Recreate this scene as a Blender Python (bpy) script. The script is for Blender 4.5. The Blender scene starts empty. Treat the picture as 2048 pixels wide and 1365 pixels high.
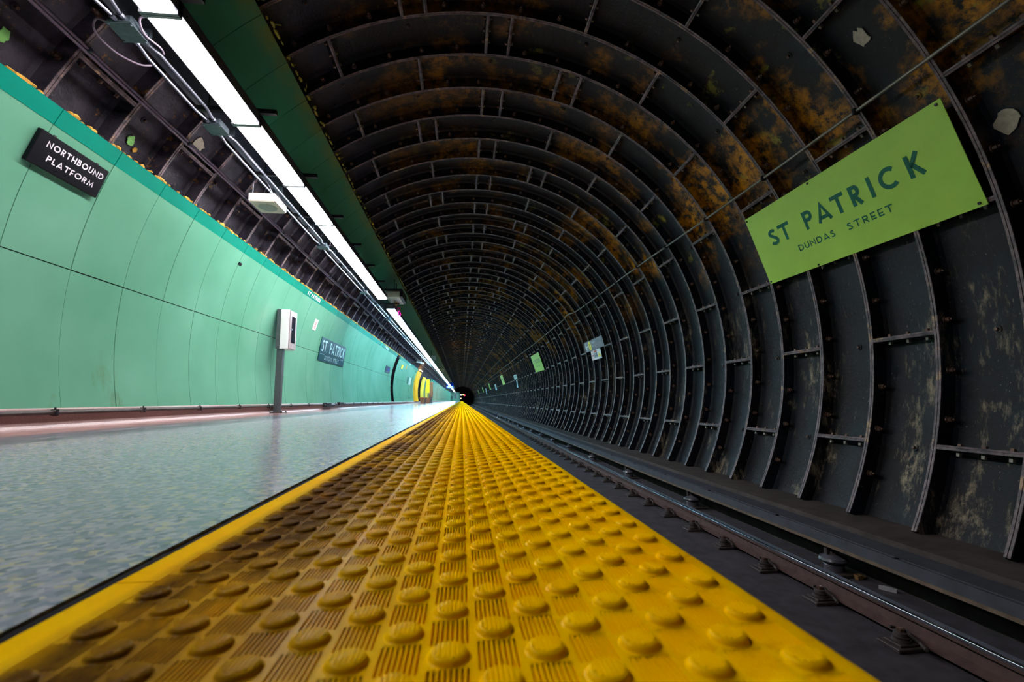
import bpy, math, random
import numpy as np
from mathutils import Vector, Matrix
random.seed(7)
C = bpy.context.scene.collection
sc = bpy.context.scene

# ------------------------------------------------------------------ camera, world, exposure
CAM_H = 0.1818
PITCH, YAW, ROLL, FPX = 0.128627, 0.109965, -0.008181, 915.68
_f = Vector((math.sin(YAW)*math.cos(PITCH), math.cos(YAW)*math.cos(PITCH), math.sin(PITCH)))
_r = Vector((math.cos(YAW), -math.sin(YAW), 0.0))
_u = _r.cross(_f)
_c, _s = math.cos(ROLL), math.sin(ROLL)
_r, _u = _c*_r + _s*_u, -_s*_r + _c*_u
cd = bpy.data.cameras.new('camera'); cam = bpy.data.objects.new('camera', cd); C.objects.link(cam)
cam.matrix_world = Matrix(((_r.x, _u.x, -_f.x, 0), (_r.y, _u.y, -_f.y, 0), (_r.z, _u.z, -_f.z, CAM_H), (0, 0, 0, 1)))
cd.sensor_fit = 'HORIZONTAL'; cd.sensor_width = 36.0; cd.lens = FPX/2048*36
cd.clip_start = 0.02; cd.clip_end = 500
cd.dof.use_dof = True; cd.dof.focus_distance = 3.6; cd.dof.aperture_fstop = 5.6
sc.camera = cam
w = bpy.data.worlds.new('world'); sc.world = w; w.use_nodes = True
w.node_tree.nodes['Background'].inputs[0].default_value = (0.5, 0.6, 0.9, 1)
w.node_tree.nodes['Background'].inputs[1].default_value = 0.02
sc.view_settings.view_transform = 'Standard'; sc.view_settings.look = 'None'
sc.view_settings.gamma = 1.0; sc.view_settings.use_curve_mapping = False
sc.view_settings.exposure = 1.75
LAMP_NEAR, LAMP_MID, LAMP_FAR = 14.0, 25.0, 29.0          # brightness of the ceiling lights' diffusers

# ------------------------------------------------------------------ tunnel frame
TX, TZ, R0 = 0.3204, 0.869, 3.75      # tunnel axis, inner radius of the liner's flanges
PITCH_RING = 0.64
RY0 = 4.766                           # a ring joint
def P(r, th, y):
    t = math.radians(th)
    return (TX + r*math.cos(t), y, TZ + r*math.sin(t))

# ------------------------------------------------------------------ helpers
class MB:
    def __init__(self): self.v = []; self.f = []; self.m = []
    def add(self, vs, fs, m=0):
        b = len(self.v); self.v.extend(vs)
        for q in fs: self.f.append(tuple(b+i for i in q)); self.m.append(m)
    def box(self, x0, x1, y0, y1, z0, z1, m=0):
        self.add([(x0,y0,z0),(x1,y0,z0),(x1,y1,z0),(x0,y1,z0),(x0,y0,z1),(x1,y0,z1),(x1,y1,z1),(x0,y1,z1)],
                 [(0,3,2,1),(4,5,6,7),(0,1,5,4),(1,2,6,5),(2,3,7,6),(3,0,4,7)], m)
    def obox(self, o, a, b, c, m=0):   # corner o and three edge vectors
        o, a, b, c = map(Vector, (o, a, b, c))
        vs = [o, o+a, o+a+b, o+b, o+c, o+a+c, o+a+b+c, o+b+c]
        fs = [(0,3,2,1),(4,5,6,7),(0,1,5,4),(1,2,6,5),(2,3,7,6),(3,0,4,7)]
        if a.cross(b).dot(c) < 0: fs = [q[::-1] for q in fs]
        self.add([tuple(v) for v in vs], fs, m)
    def bevbox(self, x0, x1, y0, y1, z0, z1, b, m=0):
        # box with chamfered edges
        vs = []; idx = {}
        xs, ys, zs = (x0, x1), (y0, y1), (z0, z1)
        for i in (0,1):
            for j in (0,1):
                for k in (0,1):
                    sx, sy, sz = (1,-1)[i]*b, (1,-1)[j]*b, (1,-1)[k]*b
                    for ax, p in enumerate(((xs[i], ys[j]+sy, zs[k]+sz), (xs[i]+sx, ys[j], zs[k]+sz), (xs[i]+sx, ys[j]+sy, zs[k]))):
                        idx[(i,j,k,ax)] = len(vs); vs.append(p)
        fs = []
        for ax in range(3):
            o = [a for a in range(3) if a != ax]
            for s in (0,1):
                loop = []
                for a, c in ((0,0),(1,0),(1,1),(0,1)):
                    key = [0,0,0]; key[ax] = s; key[o[0]] = a; key[o[1]] = c
                    loop.append(idx[(*key, ax)])
                flip = (s == 0) ^ (ax == 1)
                fs.append(loop[::-1] if flip else loop)
        for ax in range(3):
            o = [a for a in range(3) if a != ax]
            for a in (0,1):
                for c in (0,1):
                    k0 = [0,0,0]; k0[o[0]] = a; k0[o[1]] = c
                    k1 = list(k0); k1[ax] = 1
                    fs.append([idx[(*k0,o[0])], idx[(*k1,o[0])], idx[(*k1,o[1])], idx[(*k0,o[1])]])
        for i in (0,1):
            for j in (0,1):
                for k in (0,1): fs.append([idx[(i,j,k,0)], idx[(i,j,k,1)], idx[(i,j,k,2)]])
        cen = Vector(((x0+x1)/2, (y0+y1)/2, (z0+z1)/2)); out = []
        for q in fs:
            p = [Vector(vs[i]) for i in q]; n = (p[1]-p[0]).cross(p[2]-p[0])
            out.append(q if n.dot(sum(p, Vector())/len(p)-cen) > 0 else q[::-1])
        self.add(vs, out, m)
    def cyl(self, p0, p1, r0, r1=None, n=10, m=0, caps=True):
        r1 = r0 if r1 is None else r1
        p0, p1 = Vector(p0), Vector(p1); d = (p1-p0).normalized()
        a = d.orthogonal().normalized(); b = d.cross(a)
        vs = []
        for p, r in ((p0, r0), (p1, r1)):
            for i in range(n):
                t = 2*math.pi*i/n; vs.append(tuple(p + r*(math.cos(t)*a + math.sin(t)*b)))
        fs = [(i, (i+1)%n, n+(i+1)%n, n+i) for i in range(n)]
        if caps: fs += [tuple(range(n))[::-1], tuple(range(n, 2*n))]
        self.add(vs, fs, m)
    def lathe(self, o, axis, prof, n=16, m=0):   # prof: (radius, height along axis)
        o, d = Vector(o), Vector(axis).normalized(); a = d.orthogonal().normalized(); b = d.cross(a)
        vs = []; k = len(prof)
        for r, h in prof:
            for i in range(n):
                t = 2*math.pi*i/n; vs.append(tuple(o + h*d + max(r,1e-5)*(math.cos(t)*a + math.sin(t)*b)))
        fs = [(j*n+i, j*n+(i+1)%n, (j+1)*n+(i+1)%n, (j+1)*n+i) for j in range(k-1) for i in range(n)]
        fs += [tuple(range(n))[::-1], tuple(range((k-1)*n, k*n))]
        self.add(vs, fs, m)
    def tube(self, pts, r, n=8, m=0):
        pts = [Vector(p) for p in pts]; vs = []; prev = None
        for i, p in enumerate(pts):
            d = (pts[min(i+1, len(pts)-1)] - pts[max(i-1, 0)]).normalized()
            if prev is None: a = d.orthogonal().normalized()
            else: a = (prev - d*prev.dot(d)).normalized()
            prev = a; b = d.cross(a)
            for k in range(n):
                t = 2*math.pi*k/n; vs.append(tuple(p + r*(math.cos(t)*a + math.sin(t)*b)))
        fs = [(j*n+i, j*n+(i+1)%n, (j+1)*n+(i+1)%n, (j+1)*n+i) for j in range(len(pts)-1) for i in range(n)]
        fs += [tuple(range(n))[::-1], tuple(range((len(pts)-1)*n, len(pts)*n))]
        self.add(vs, fs, m)
    def blob(self, o, rx, ry, rz, n=8, k=5, m=0, jit=0.25):
        vs = []; fs = []
        for j in range(k+1):
            ph = math.pi*j/k
            for i in range(n):
                t = 2*math.pi*i/n; q = 1 + random.uniform(-jit, jit)
                vs.append((o[0]+rx*q*math.sin(ph)*math.cos(t), o[1]+ry*q*math.sin(ph)*math.sin(t), o[2]+rz*q*math.cos(ph)))
        for j in range(k):
            for i in range(n): fs.append((j*n+i, (j+1)*n+i, (j+1)*n+(i+1)%n, j*n+(i+1)%n))
        self.add(vs, fs, m)
    def curved(self, r0, r1, t0, t1, y0, y1, n, m=0):   # curved slab between two radii about the tunnel axis
        vs = []; 
        for i in range(n+1):
            th = t0+(t1-t0)*i/n
            vs += [P(r0,th,y0), P(r0,th,y1), P(r1,th,y1), P(r1,th,y0)]
        fs = []
        for i in range(n):
            a, b = 4*i, 4*i+4
            fs += [(a,b,b+1,a+1), (a+3,a+2,b+2,b+3), (a,a+3,b+3,b), (a+1,b+1,b+2,a+2)]
        fs += [(0,1,2,3), (4*n,4*n+3,4*n+2,4*n+1)]
        if t1 > t0: fs = [q[::-1] for q in fs]
        self.add(vs, fs, m)
    def mesh(self, name, mats, smooth=False, at=None):
        me = bpy.data.meshes.new(name)
        v = self.v
        if at is not None: v = [(a-at[0], b-at[1], c-at[2]) for a, b, c in v]
        me.from_pydata(v, [], self.f)
        for q in (mats if isinstance(mats, (list, tuple)) else [mats]): me.materials.append(q)
        if any(self.m): me.polygons.foreach_set('material_index', np.array(self.m, dtype=np.int32))
        if smooth:
            me.polygons.foreach_set('use_smooth', np.ones(len(self.f), dtype=bool))
            try: me.set_sharp_from_angle(angle=math.radians(35))
            except Exception: pass
        me.update(); return me

def obj(name, mb, mats, parent=None, label=None, cat=None, group=None, kind=None, smooth=False, at=None):
    # at: world point for the object's origin (geometry in mb is in world coordinates)
    if parent is not None and at is None: at = tuple(parent.location)
    me = mb.mesh(name, mats, smooth, at)
    o = bpy.data.objects.new(name, me); C.objects.link(o)
    if parent is not None:
        o.parent = parent; q = Vector(at) - parent.location
        g = parent.parent
        while g is not None: q = q - g.location*0; g = g.parent
        o.location = q
    elif at is not None: o.location = at
    if label: o['label'] = label
    if cat: o['category'] = cat
    if group: o['group'] = group
    if kind: o['kind'] = kind
    return o
def thing(name, label, cat, loc, group=None):
    o = bpy.data.objects.new(name, None); C.objects.link(o); o.location = loc; o.empty_display_size = 0.1
    o['label'] = label; o['category'] = cat
    if group: o['group'] = group
    return o
def sub(name, mb, mats, part, root, **k):      # sub-part: part sits at its root's origin
    me = mb.mesh(name, mats, k.pop('smooth', False), tuple(root.location))
    o = bpy.data.objects.new(name, me); C.objects.link(o); o.parent = part
    for a, b in k.items(): o[a] = b
    return o
def copy_tree(o, parent=None):
    c = o.copy(); C.objects.link(c); c.parent = parent
    for ch in list(o.children): copy_tree(ch, c)
    return c

# ------------------------------------------------------------------ materials
def lin(r, g, b):
    f = lambda c: (c/255/12.92) if c/255 <= 0.04045 else ((c/255+0.055)/1.055)**2.4
    return (f(r), f(g), f(b), 1)
class Mat:
    def __init__(self, name, col, rough=0.5, metal=0.0, spec=0.5):
        self.m = bpy.data.materials.new(name); self.m.use_nodes = True
        self.nt = self.m.node_tree; self.n = self.nt.nodes; self.b = self.n['Principled BSDF']
        self.b.inputs['Base Color'].default_value = col; self.b.inputs['Roughness'].default_value = rough
        self.b.inputs['Metallic'].default_value = metal; self.b.inputs['Specular IOR Level'].default_value = spec
        self.co = None
    def link(self, a, b): self.nt.links.new(a, b)
    def coord(self, scale=(1,1,1)):
        if self.co is None: self.co = self.n.new('ShaderNodeTexCoord')
        mp = self.n.new('ShaderNodeMapping'); mp.inputs['Scale'].default_value = scale
        self.link(self.co.outputs['Object'], mp.inputs[0]); return mp.outputs[0]
    def noise(self, scale, detail=4, rough=0.6, stretch=(1,1,1), lo=0.4, hi=0.6, w=0.0):
        t = self.n.new('ShaderNodeTexNoise'); t.inputs['Scale'].default_value = scale
        t.inputs['Detail'].default_value = detail; t.inputs['Roughness'].default_value = rough
        self.link(self.coord(stretch), t.inputs['Vector'])
        r = self.n.new('ShaderNodeMapRange'); r.inputs[1].default_value = lo; r.inputs[2].default_value = hi
        self.link(t.outputs['Fac'], r.inputs[0]); return r.outputs[0]
    def axis(self, ax, lo, hi):
        if self.co is None: self.co = self.n.new('ShaderNodeTexCoord')
        s = self.n.new('ShaderNodeSeparateXYZ'); self.link(self.co.outputs['Object'], s.inputs[0])
        r = self.n.new('ShaderNodeMapRange'); r.inputs[1].default_value = lo; r.inputs[2].default_value = hi
        self.link(s.outputs[ax], r.inputs[0]); return r.outputs[0]
    def math(self, op, a, b):
        t = self.n.new('ShaderNodeMath'); t.operation = op; t.use_clamp = True
        for i, q in enumerate((a, b)):
            if isinstance(q, (int, float)): t.inputs[i].default_value = q
            else: self.link(q, t.inputs[i])
        return t.outputs[0]
    def mix(self, fac, a, b):
        t = self.n.new('ShaderNodeMix'); t.data_type = 'RGBA'
        if isinstance(fac, (int, float)): t.inputs[0].default_value = fac
        else: self.link(fac, t.inputs[0])
        for i, q in ((6, a), (7, b)):
            if isinstance(q, tuple): t.inputs[i].default_value = q
            else: self.link(q, t.inputs[i])
        return t.outputs[2]
    def base(self, o): self.link(o, self.b.inputs['Base Color']); return self
    def rough(self, o): self.link(o, self.b.inputs['Roughness']); return self
    def bump(self, o, strength=0.3, dist=0.01):
        t = self.n.new('ShaderNodeBump'); t.inputs['Strength'].default_value = strength; t.inputs['Distance'].default_value = dist
        self.link(o, t.inputs['Height']); self.link(t.outputs[0], self.b.inputs['Normal']); return self
def simple(name, col, rough=0.5, metal=0.0, var=0.25, scale=20, spec=0.5, bump=0.0):
    q = Mat(name, col, rough, metal, spec)
    d = tuple(c*(1-var) for c in col[:3])+(1,); l = tuple(min(1, c*(1+var)) for c in col[:3])+(1,)
    n = q.noise(scale, 4, 0.6, (1,1,1), 0.3, 0.7); q.base(q.mix(n, d, l))
    if bump: q.bump(n, bump, 0.005)
    return q.m
def emit(name, col, strength):
    m = bpy.data.materials.new(name); m.use_nodes = True; b = m.node_tree.nodes['Principled BSDF']
    b.inputs['Base Color'].default_value = (0.8,0.8,0.8,1); b.inputs['Emission Color'].default_value = col
    b.inputs['Emission Strength'].default_value = strength; return m

# cast-iron liner
def liner_mat():
    q = Mat('cast_iron', (0.05,0.06,0.07,1), 0.42, 0.0, 0.32)
    n1 = q.noise(2.2, 6, 0.65, (1,1,1), 0.35, 0.7)
    c = q.mix(n1, lin(7,8,13), lin(20,25,38))
    c = q.mix(q.noise(1.3, 4, 0.6, (1,1.5,0.8), 0.50, 0.66), c, lin(14,32,44))
    n2 = q.noise(9, 6, 0.7, (1,1,1), 0.48, 0.72)
    c = q.mix(n2, c, lin(27,22,27))
    # green-yellow mould and ochre rust runs on the upper right and crown
    up = q.math('MULTIPLY', q.axis(2, 1.9, 2.9), q.axis(0, -1.6, -0.4))
    oc = q.math('MULTIPLY', q.noise(0.95, 5, 0.6, (1,1.1,1.0), 0.505, 0.60), up)
    oc = q.math('MULTIPLY', oc, q.noise(7, 6, 0.75, (1,1,1), 0.42, 0.58))
    c = q.mix(oc, c, lin(206,138,8))
    ye = q.math('MULTIPLY', q.noise(2.7, 5, 0.7, (1,1,1), 0.62, 0.68), up)
    c = q.mix(q.math('MULTIPLY', ye, 0.8), c, lin(150,142,52))
    # pale flaking paint on the lower right side
    lowr = q.math('MULTIPLY', q.axis(0, 3.1, 3.7), q.axis(2, 2.2, 0.9))
    pk = q.math('MULTIPLY', q.noise(1.6, 6, 0.75, (1,1.6,0.45), 0.555, 0.66), lowr)
    pk = q.math('MULTIPLY', pk, q.noise(14, 6, 0.8, (1,1,0.35), 0.45, 0.60))
    c = q.mix(q.math('MULTIPLY', pk, 0.85), c, lin(186,168,140))
    sp = q.noise(38, 3, 0.8, (1,1,0.5), 0.66, 0.72)
    c = q.mix(q.math('MULTIPLY', sp, 0.6), c, lin(160,150,128))
    # light and shade in the colour: purple-grey platform side lit, brown-black crown darkened
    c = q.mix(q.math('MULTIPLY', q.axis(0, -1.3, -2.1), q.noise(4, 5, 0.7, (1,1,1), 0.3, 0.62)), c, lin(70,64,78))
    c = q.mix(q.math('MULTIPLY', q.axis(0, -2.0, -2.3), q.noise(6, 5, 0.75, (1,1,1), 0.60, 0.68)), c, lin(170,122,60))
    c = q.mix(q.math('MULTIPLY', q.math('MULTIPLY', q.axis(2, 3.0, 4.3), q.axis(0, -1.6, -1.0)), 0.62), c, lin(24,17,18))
    q.base(c); q.bump(q.noise(16, 8, 0.75, (1,1,1), 0.2, 0.8), 0.45, 0.012)
    q.rough(q.mix(n2, (0.36,)*3+(1,), (0.6,)*3+(1,)))
    return q.m
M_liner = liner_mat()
def edge_mat():
    q = Mat('worn_flange_edge', (0.1,0.08,0.08,1), 0.5, 0.0, 0.5)
    c = q.mix(q.noise(11, 6, 0.7, (1,1,1), 0.40, 0.62), lin(58,48,54), lin(122,100,104))
    c = q.mix(q.noise(5, 5, 0.7, (1,1,1), 0.58, 0.68), c, lin(176,140,100))
    q.base(c); q.bump(q.noise(40, 4, 0.7, (1,1,1), 0.2, 0.8), 0.3, 0.004); return q.m
M_edge = edge_mat()
M_bolt = simple('rusty_bolt', lin(96,72,62), 0.5, 0.3, 0.45, 30)
M_bolt2 = simple('steel_nut', lin(120,116,108), 0.45, 0.4, 0.4, 30)
def green_mat():
    q = Mat('green_panel', lin(128,205,170), 0.22, 0.0, 0.5)
    c = q.mix(q.noise(0.8, 3, 0.5, (1,1,1), 0.3, 0.7), lin(92,154,126), lin(110,170,144))
    c = q.mix(q.math('MULTIPLY', q.noise(3, 6, 0.7, (1,1,0.4), 0.60, 0.75), q.axis(2, 0.9, 0.15)), c, lin(98,130,92))
    q.base(c); q.bump(q.noise(1.6, 2, 0.5, (0.4,1.0,1.6), 0.2, 0.8), 0.10, 0.02); return q.m
M_green = green_mat()
M_band = simple('dark_green_band', lin(0,132,112), 0.25, 0, 0.08, 3)
def soffit_mat():
    q = Mat('soffit_green', lin(54,140,104), 0.3, 0.0, 0.5)
    e = q.math('MULTIPLY', q.axis(0, -1.98, -1.80), q.noise(5, 5, 0.7, (1,0.6,1), 0.34, 0.6))
    c = q.mix(e, lin(46,118,88), lin(112,112,34))
    c = q.mix(q.noise(3, 5, 0.6, (1,0.5,1), 0.55, 0.75), c, lin(40,104,74))
    q.base(c); return q.m
M_soffit = soffit_mat()
M_navy = simple('navy_backing', lin(40,50,66), 0.4, 0.2, 0.25, 4)
M_foam = simple('orange_foam', lin(206,156,60), 0.8, 0, 0.4, 25)
M_foam2 = simple('dull_foam', lin(150,140,50), 0.85, 0, 0.5, 14)
def floor_mat():
    q = Mat('terrazzo', (0.5,0.5,0.5,1), 0.17, 0.0, 0.09)
    v = q.n.new('ShaderNodeTexVoronoi'); v.inputs['Scale'].default_value = 105; q.link(q.coord(), v.inputs['Vector'])
    sp = q.n.new('ShaderNodeSeparateColor'); q.link(v.outputs['Color'], sp.inputs[0])
    c = q.mix(sp.outputs[0], lin(106,110,138), lin(192,184,200))
    r2 = q.n.new('ShaderNodeMapRange'); r2.inputs[1].default_value = 0.80; r2.inputs[2].default_value = 0.84
    q.link(sp.outputs[1], r2.inputs[0]); c = q.mix(q.math('MULTIPLY', r2.outputs[0], 0.75), c, lin(216,196,140))
    r3 = q.n.new('ShaderNodeMapRange'); r3.inputs[1].default_value = 0.84; r3.inputs[2].default_value = 0.87
    q.link(sp.outputs[2], r3.inputs[0]); c = q.mix(q.math('MULTIPLY', r3.outputs[0], 0.7), c, lin(50,62,80))
    c = q.mix(q.noise(26, 3, 0.6, (1,1,1), 0.50, 0.70), c, lin(118,128,134))
    c = q.mix(q.noise(1.2, 4, 0.6, (1,0.4,1), 0.40, 0.80), c, lin(146,150,168))
    # worn grey streaks then the pink border along the wall
    st = q.math('MULTIPLY', q.axis(0, -1.92, -2.15), q.noise(2.2, 5, 0.65, (2.2,0.22,1), 0.36, 0.47))
    c = q.mix(q.math('MULTIPLY', st, 0.75), c, lin(58,60,78))
    wob = q.math('ADD', q.axis(0, -2.50, -2.62), 0.0)
    c = q.mix(wob, c, q.mix(q.noise(1.7, 5, 0.6, (3,0.3,1), 0.40, 0.62), lin(176,132,126), lin(140,108,108)))
    q.base(c)
    q.bump(q.noise(120, 2, 0.5, (1,1,1), 0.3, 0.7), 0.04, 0.002); return q.m
M_floor = floor_mat(); _fb = M_floor.node_tree.nodes['Principled BSDF']; _fb.inputs['Coat Weight'].default_value = 0.06; _fb.inputs['Coat Roughness'].default_value = 0.07
M_pink = simple('pink_stone', lin(168,144,142), 0.45, 0, 0.22, 130)
def yellow_mat():
    q = Mat('tactile_yellow', lin(240,180,0), 0.5, 0.0, 0.0)
    q.b.inputs['Coat Weight'].default_value = 0.045; q.b.inputs['Coat Roughness'].default_value = 0.24
    c = q.mix(q.noise(6, 5, 0.65, (1,1,1), 0.35, 0.7), lin(255,206,0), lin(250,184,0))
    # walked-in grime towards the platform side
    d = q.math('MULTIPLY', q.axis(0, -0.03, -0.23), q.axis(0, -0.326, -0.290))
    d = q.math('MULTIPLY', d, q.noise(5, 6, 0.7, (1,0.6,1), 0.26, 0.52))
    c = q.mix(q.math('MULTIPLY', d, 0.94), c, lin(98,66,38))
    g = q.math('MULTIPLY', q.noise(14, 6, 0.7, (1,1,1), 0.56, 0.72), 0.45)
    c = q.mix(g, c, lin(196,124,6))
    q.base(c)
    q.rough(q.mix(q.noise(9, 4, 0.6, (1,1,1), 0.35, 0.7), (0.36,)*3+(1,), (0.55,)*3+(1,)))
    q.bump(q.noise(260, 3, 0.6, (1,1,1), 0.2, 0.8), 0.12, 0.001); return q.m
M_yel = yellow_mat()
M_rubber = simple('black_joint', lin(18,19,23), 0.8, 0, 0.3, 40, spec=0.05)
M_bed = simple('dusty_concrete', lin(62,58,64), 0.8, 0, 0.35, 7, 0.3, 0.3)
M_slab = simple('slab_concrete', lin(70,68,68), 0.8, 0, 0.3, 6)
M_kerb = simple('kerb_timber', lin(74,66,64), 0.75, 0, 0.35, 6, 0.3, 0.25)
M_cover = simple('cover_board', lin(64,66,76), 0.6, 0, 0.3, 8, 0.5, 0.2)
M_cover2 = simple('cover_lip', lin(104,88,74), 0.6, 0, 0.35, 12)
M_railside = simple('rail_rust', lin(86,66,62), 0.6, 0.2, 0.3, 15)
M_railtop = Mat('rail_polished', lin(190,192,205), 0.09, 1.0).m
M_chair = simple('fastener_iron', lin(64,56,56), 0.6, 0.2, 0.35, 25)
M_insul = simple('porcelain', lin(84,84,94), 0.2, 0, 0.2, 10)
M_steel = simple('galvanised', lin(112,116,128), 0.3, 0.85, 0.12, 12)
M_steel2 = simple('box_steel', lin(84,98,108), 0.4, 0.5, 0.25, 25)
M_purple = simple('grey_purple_sheath', lin(112,98,118), 0.45, 0, 0.2, 20)
M_pipe = simple('pipe_paint', lin(122,114,104), 0.4, 0.3, 0.25, 15)
M_pipe2 = simple('dusty_pipe', lin(60,53,52), 0.6, 0.2, 0.3, 12)
M_frame = simple('fixture_frame', lin(120,124,132), 0.32, 0.7, 0.15, 10)
M_dark = simple('dark_iron', lin(30,30,36), 0.5, 0.3, 0.3, 20)
M_white = simple('white_enamel', lin(226,222,222), 0.35, 0, 0.05, 5)
M_offw = simple('off_white', lin(200,196,178), 0.5, 0, 0.12, 9)
M_grille = simple('grille_grey', lin(150,164,154), 0.6, 0, 0.2, 200)
M_sgreen = simple('sign_lime', lin(178,226,92), 0.4, 0, 0.05, 3, spec=0.2)
M_stext = simple('sign_dark_green', lin(0,104,80), 0.4, 0, 0.05, 3, spec=0.2)
M_black = simple('sign_black', lin(9,9,17), 0.35, 0, 0.1, 5, spec=0.2)
M_teal = simple('sign_teal', lin(4,62,74), 0.35, 0, 0.06, 4, spec=0.2)
M_pale = simple('sign_pale_text', lin(190,226,226), 0.4, 0, 0.05, 5)
M_wtext = simple('sign_white_text', lin(226,222,232), 0.4, 0, 0.03, 5)
M_grey = simple('sign_grey', lin(120,122,138), 0.4, 0, 0.1, 3, spec=0.2)
M_ysign = simple('sign_yellow', lin(250,226,20), 0.4, 0, 0.05, 4)
M_red = simple('sign_red', lin(200,52,44), 0.45, 0, 0.05, 6)
M_blue = simple('sign_blue', lin(22,70,200), 0.35, 0, 0.06, 4, spec=0.2)
M_dblue = simple('sign_dark_blue', lin(20,40,60), 0.35, 0, 0.1, 4, spec=0.2)
M_paleblue = simple('sign_pale_blue', lin(150,196,206), 0.4, 0, 0.06, 4, spec=0.2)
M_post = simple('post_grey', lin(86,90,94), 0.4, 0.4, 0.15, 12)
M_doorm = simple('cabinet_door', lin(168,150,150), 0.35, 0.3, 0.1, 12)
M_glass = Mat('dark_glass', lin(30,34,44), 0.06, 0.0, 0.8).m
M_orange = simple('yellow_tile', lin(246,176,20), 0.35, 0, 0.12, 2)
M_lemon = simple('lemon_tile', lin(250,214,70), 0.35, 0, 0.1, 2)
M_brown = simple('brown_wood', lin(150,92,66), 0.5, 0, 0.2, 12)
M_redbrown = simple('red_brown', lin(150,60,26), 0.45, 0, 0.15, 12)
M_cloth = simple('dark_clothing', lin(24,26,34), 0.8, 0, 0.2, 20)
M_skin = simple('skin', lin(180,130,105), 0.55, 0, 0.05, 20)
M_pinkr = simple('magenta_ribbon', lin(236,20,140), 0.5, 0, 0.1, 20)
M_paper = simple('litter_paper', lin(150,150,156), 0.7, 0, 0.1, 20)
M_cork = simple('litter_wood', lin(140,112,70), 0.7, 0, 0.2, 20)
M_leaf = simple('torn_green_paper', lin(136,214,112), 0.6, 0, 0.1, 20)
M_plaster = simple('pale_plaster', lin(184,176,160), 0.85, 0, 0.25, 18, 0.3, 0.4)

# ------------------------------------------------------------------ floor and platform
Y0, Y1 = -2.5, 150.0
m = MB(); m.box(-3.25, -0.3665, Y0, 140.0, -0.25, 0.0)
obj('floor', m, M_floor, kind='structure')
m = MB(); m.box(-3.6, 0.24, Y0, Y1, -1.30, -0.255); m.box(-0.40, 0.268, Y0, 140.0, -0.254, -0.022)
obj('trim_5', m, M_slab, kind='structure')
m = MB()
y = Y0; 
while y < 140:
    L = min(random.uniform(0.5, 0.9) if y < 6 else 4.0, 140-y); e = random.uniform(-0.0015, 0.002) if y < 6 else 0
    m.box(-0.3664, -0.3503, y, y+L, -0.02, -0.003-abs(e)); y += L
obj('rubber_joint', m, M_rubber, label='thin black joint strip between the terrazzo floor and the yellow paving', cat='joint strip')
m = MB(); m.box(-0.3498, 0.20, Y0, 0.1, -0.02, 0.0); obj('floor.001', m, M_rubber, kind='structure')

# tactile paving: staggered studs with ribbed ground between them
CS = 0.0354; X0, YS = -0.0079, 0.3568
XL, XR = -0.349, 0.277
m = MB()
def dome(x, y, n, lod):
    r0, r1, h = 0.0149, 0.0113, 0.0046
    if lod == 0: prof = [(r0+0.0012, 0.0), (r0, 0.0007), (r0-0.0006, 0.0022), (r0-0.0013, 0.0033), (r0-0.0023, 0.0041), (r1, h)]
    elif lod == 1: prof = [(r0, 0.0), (r0-0.0008, 0.0025), (r0-0.0019, 0.0039), (r1, h)]
    else: prof = [(r0, 0.0), (r1, h)]
    vs = []; fs = []
    for r, z in prof:
        for i in range(n): vs.append((x+r*math.cos(2*math.pi*i/n), y+r*math.sin(2*math.pi*i/n), z))
    for j in range(len(prof)-1):
        for i in range(n): fs.append((j*n+i, j*n+(i+1)%n, (j+1)*n+(i+1)%n, (j+1)*n+i))
    if lod == 0:   # ribbed stud top
        top = (len(prof)-1)*n; fs.append(tuple(range(top, top+n)))
        b = len(vs)
        for k in range(-3, 4):
            xx = k*0.0034; yl = math.sqrt(max(0, (r1-0.0005)**2 - xx*xx))
            bb = len(vs); z0, z1 = h, h+0.0006; hw = 0.0009
            vs += [(x+xx-hw, y-yl, z0), (x+xx+hw, y-yl, z0), (x+xx+hw, y+yl, z0), (x+xx-hw, y+yl, z0), (x+xx-hw*.6, y-yl, z1), (x+xx+hw*.6, y-yl, z1), (x+xx+hw*.6, y+yl, z1), (x+xx-hw*.6, y+yl, z1)]
            fs += [tuple(bb+i for i in q) for q in ((4,5,6,7), (0,1,5,4), (1,2,6,5), (2,3,7,6), (3,0,4,7))]
    else: fs.append(tuple(range((len(prof)-1)*n, len(prof)*n)))
    m.add(vs, fs)
TILE = 18*CS; TJ = 0.535
# ground slab of each tile, with hairline joints and slightly uneven track-side nosing
k = -5
while TJ+k*TILE < 140:
    a, b = TJ+k*TILE, min(TJ+(k+1)*TILE, 140); dx = random.uniform(-0.0025, 0.0025) if a < 8 else 0
    g = 0.0009 if a < 6 else 0
    m.box(XL, XR-0.008+dx, a+g, b-g, -0.02, -0.0048)
    m.box(XL, X0-8*CS-0.0185, a+g, b-g, -0.0048, 0.0)          # plain border, platform side
    m.add([(X0+7*CS+0.0185, a+g, 0.0), (XR-0.010+dx, a+g, 0.0), (XR-0.010+dx, b-g, 0.0), (X0+7*CS+0.0185, b-g, 0.0),
           (X0+7*CS+0.0185, a+g, -0.0048), (XR+dx, a+g, -0.006), (XR+dx, b-g, -0.006), (X0+7*CS+0.0185, b-g, -0.0048),
           (XR+dx, a+g, -0.05), (XR+dx, b-g, -0.05)],
          [(0,1,2,3), (1,5,6,2), (5,8,9,6), (0,4,5,1), (3,2,6,7)])
    k += 1
rows = int((140-YS)/CS)
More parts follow.
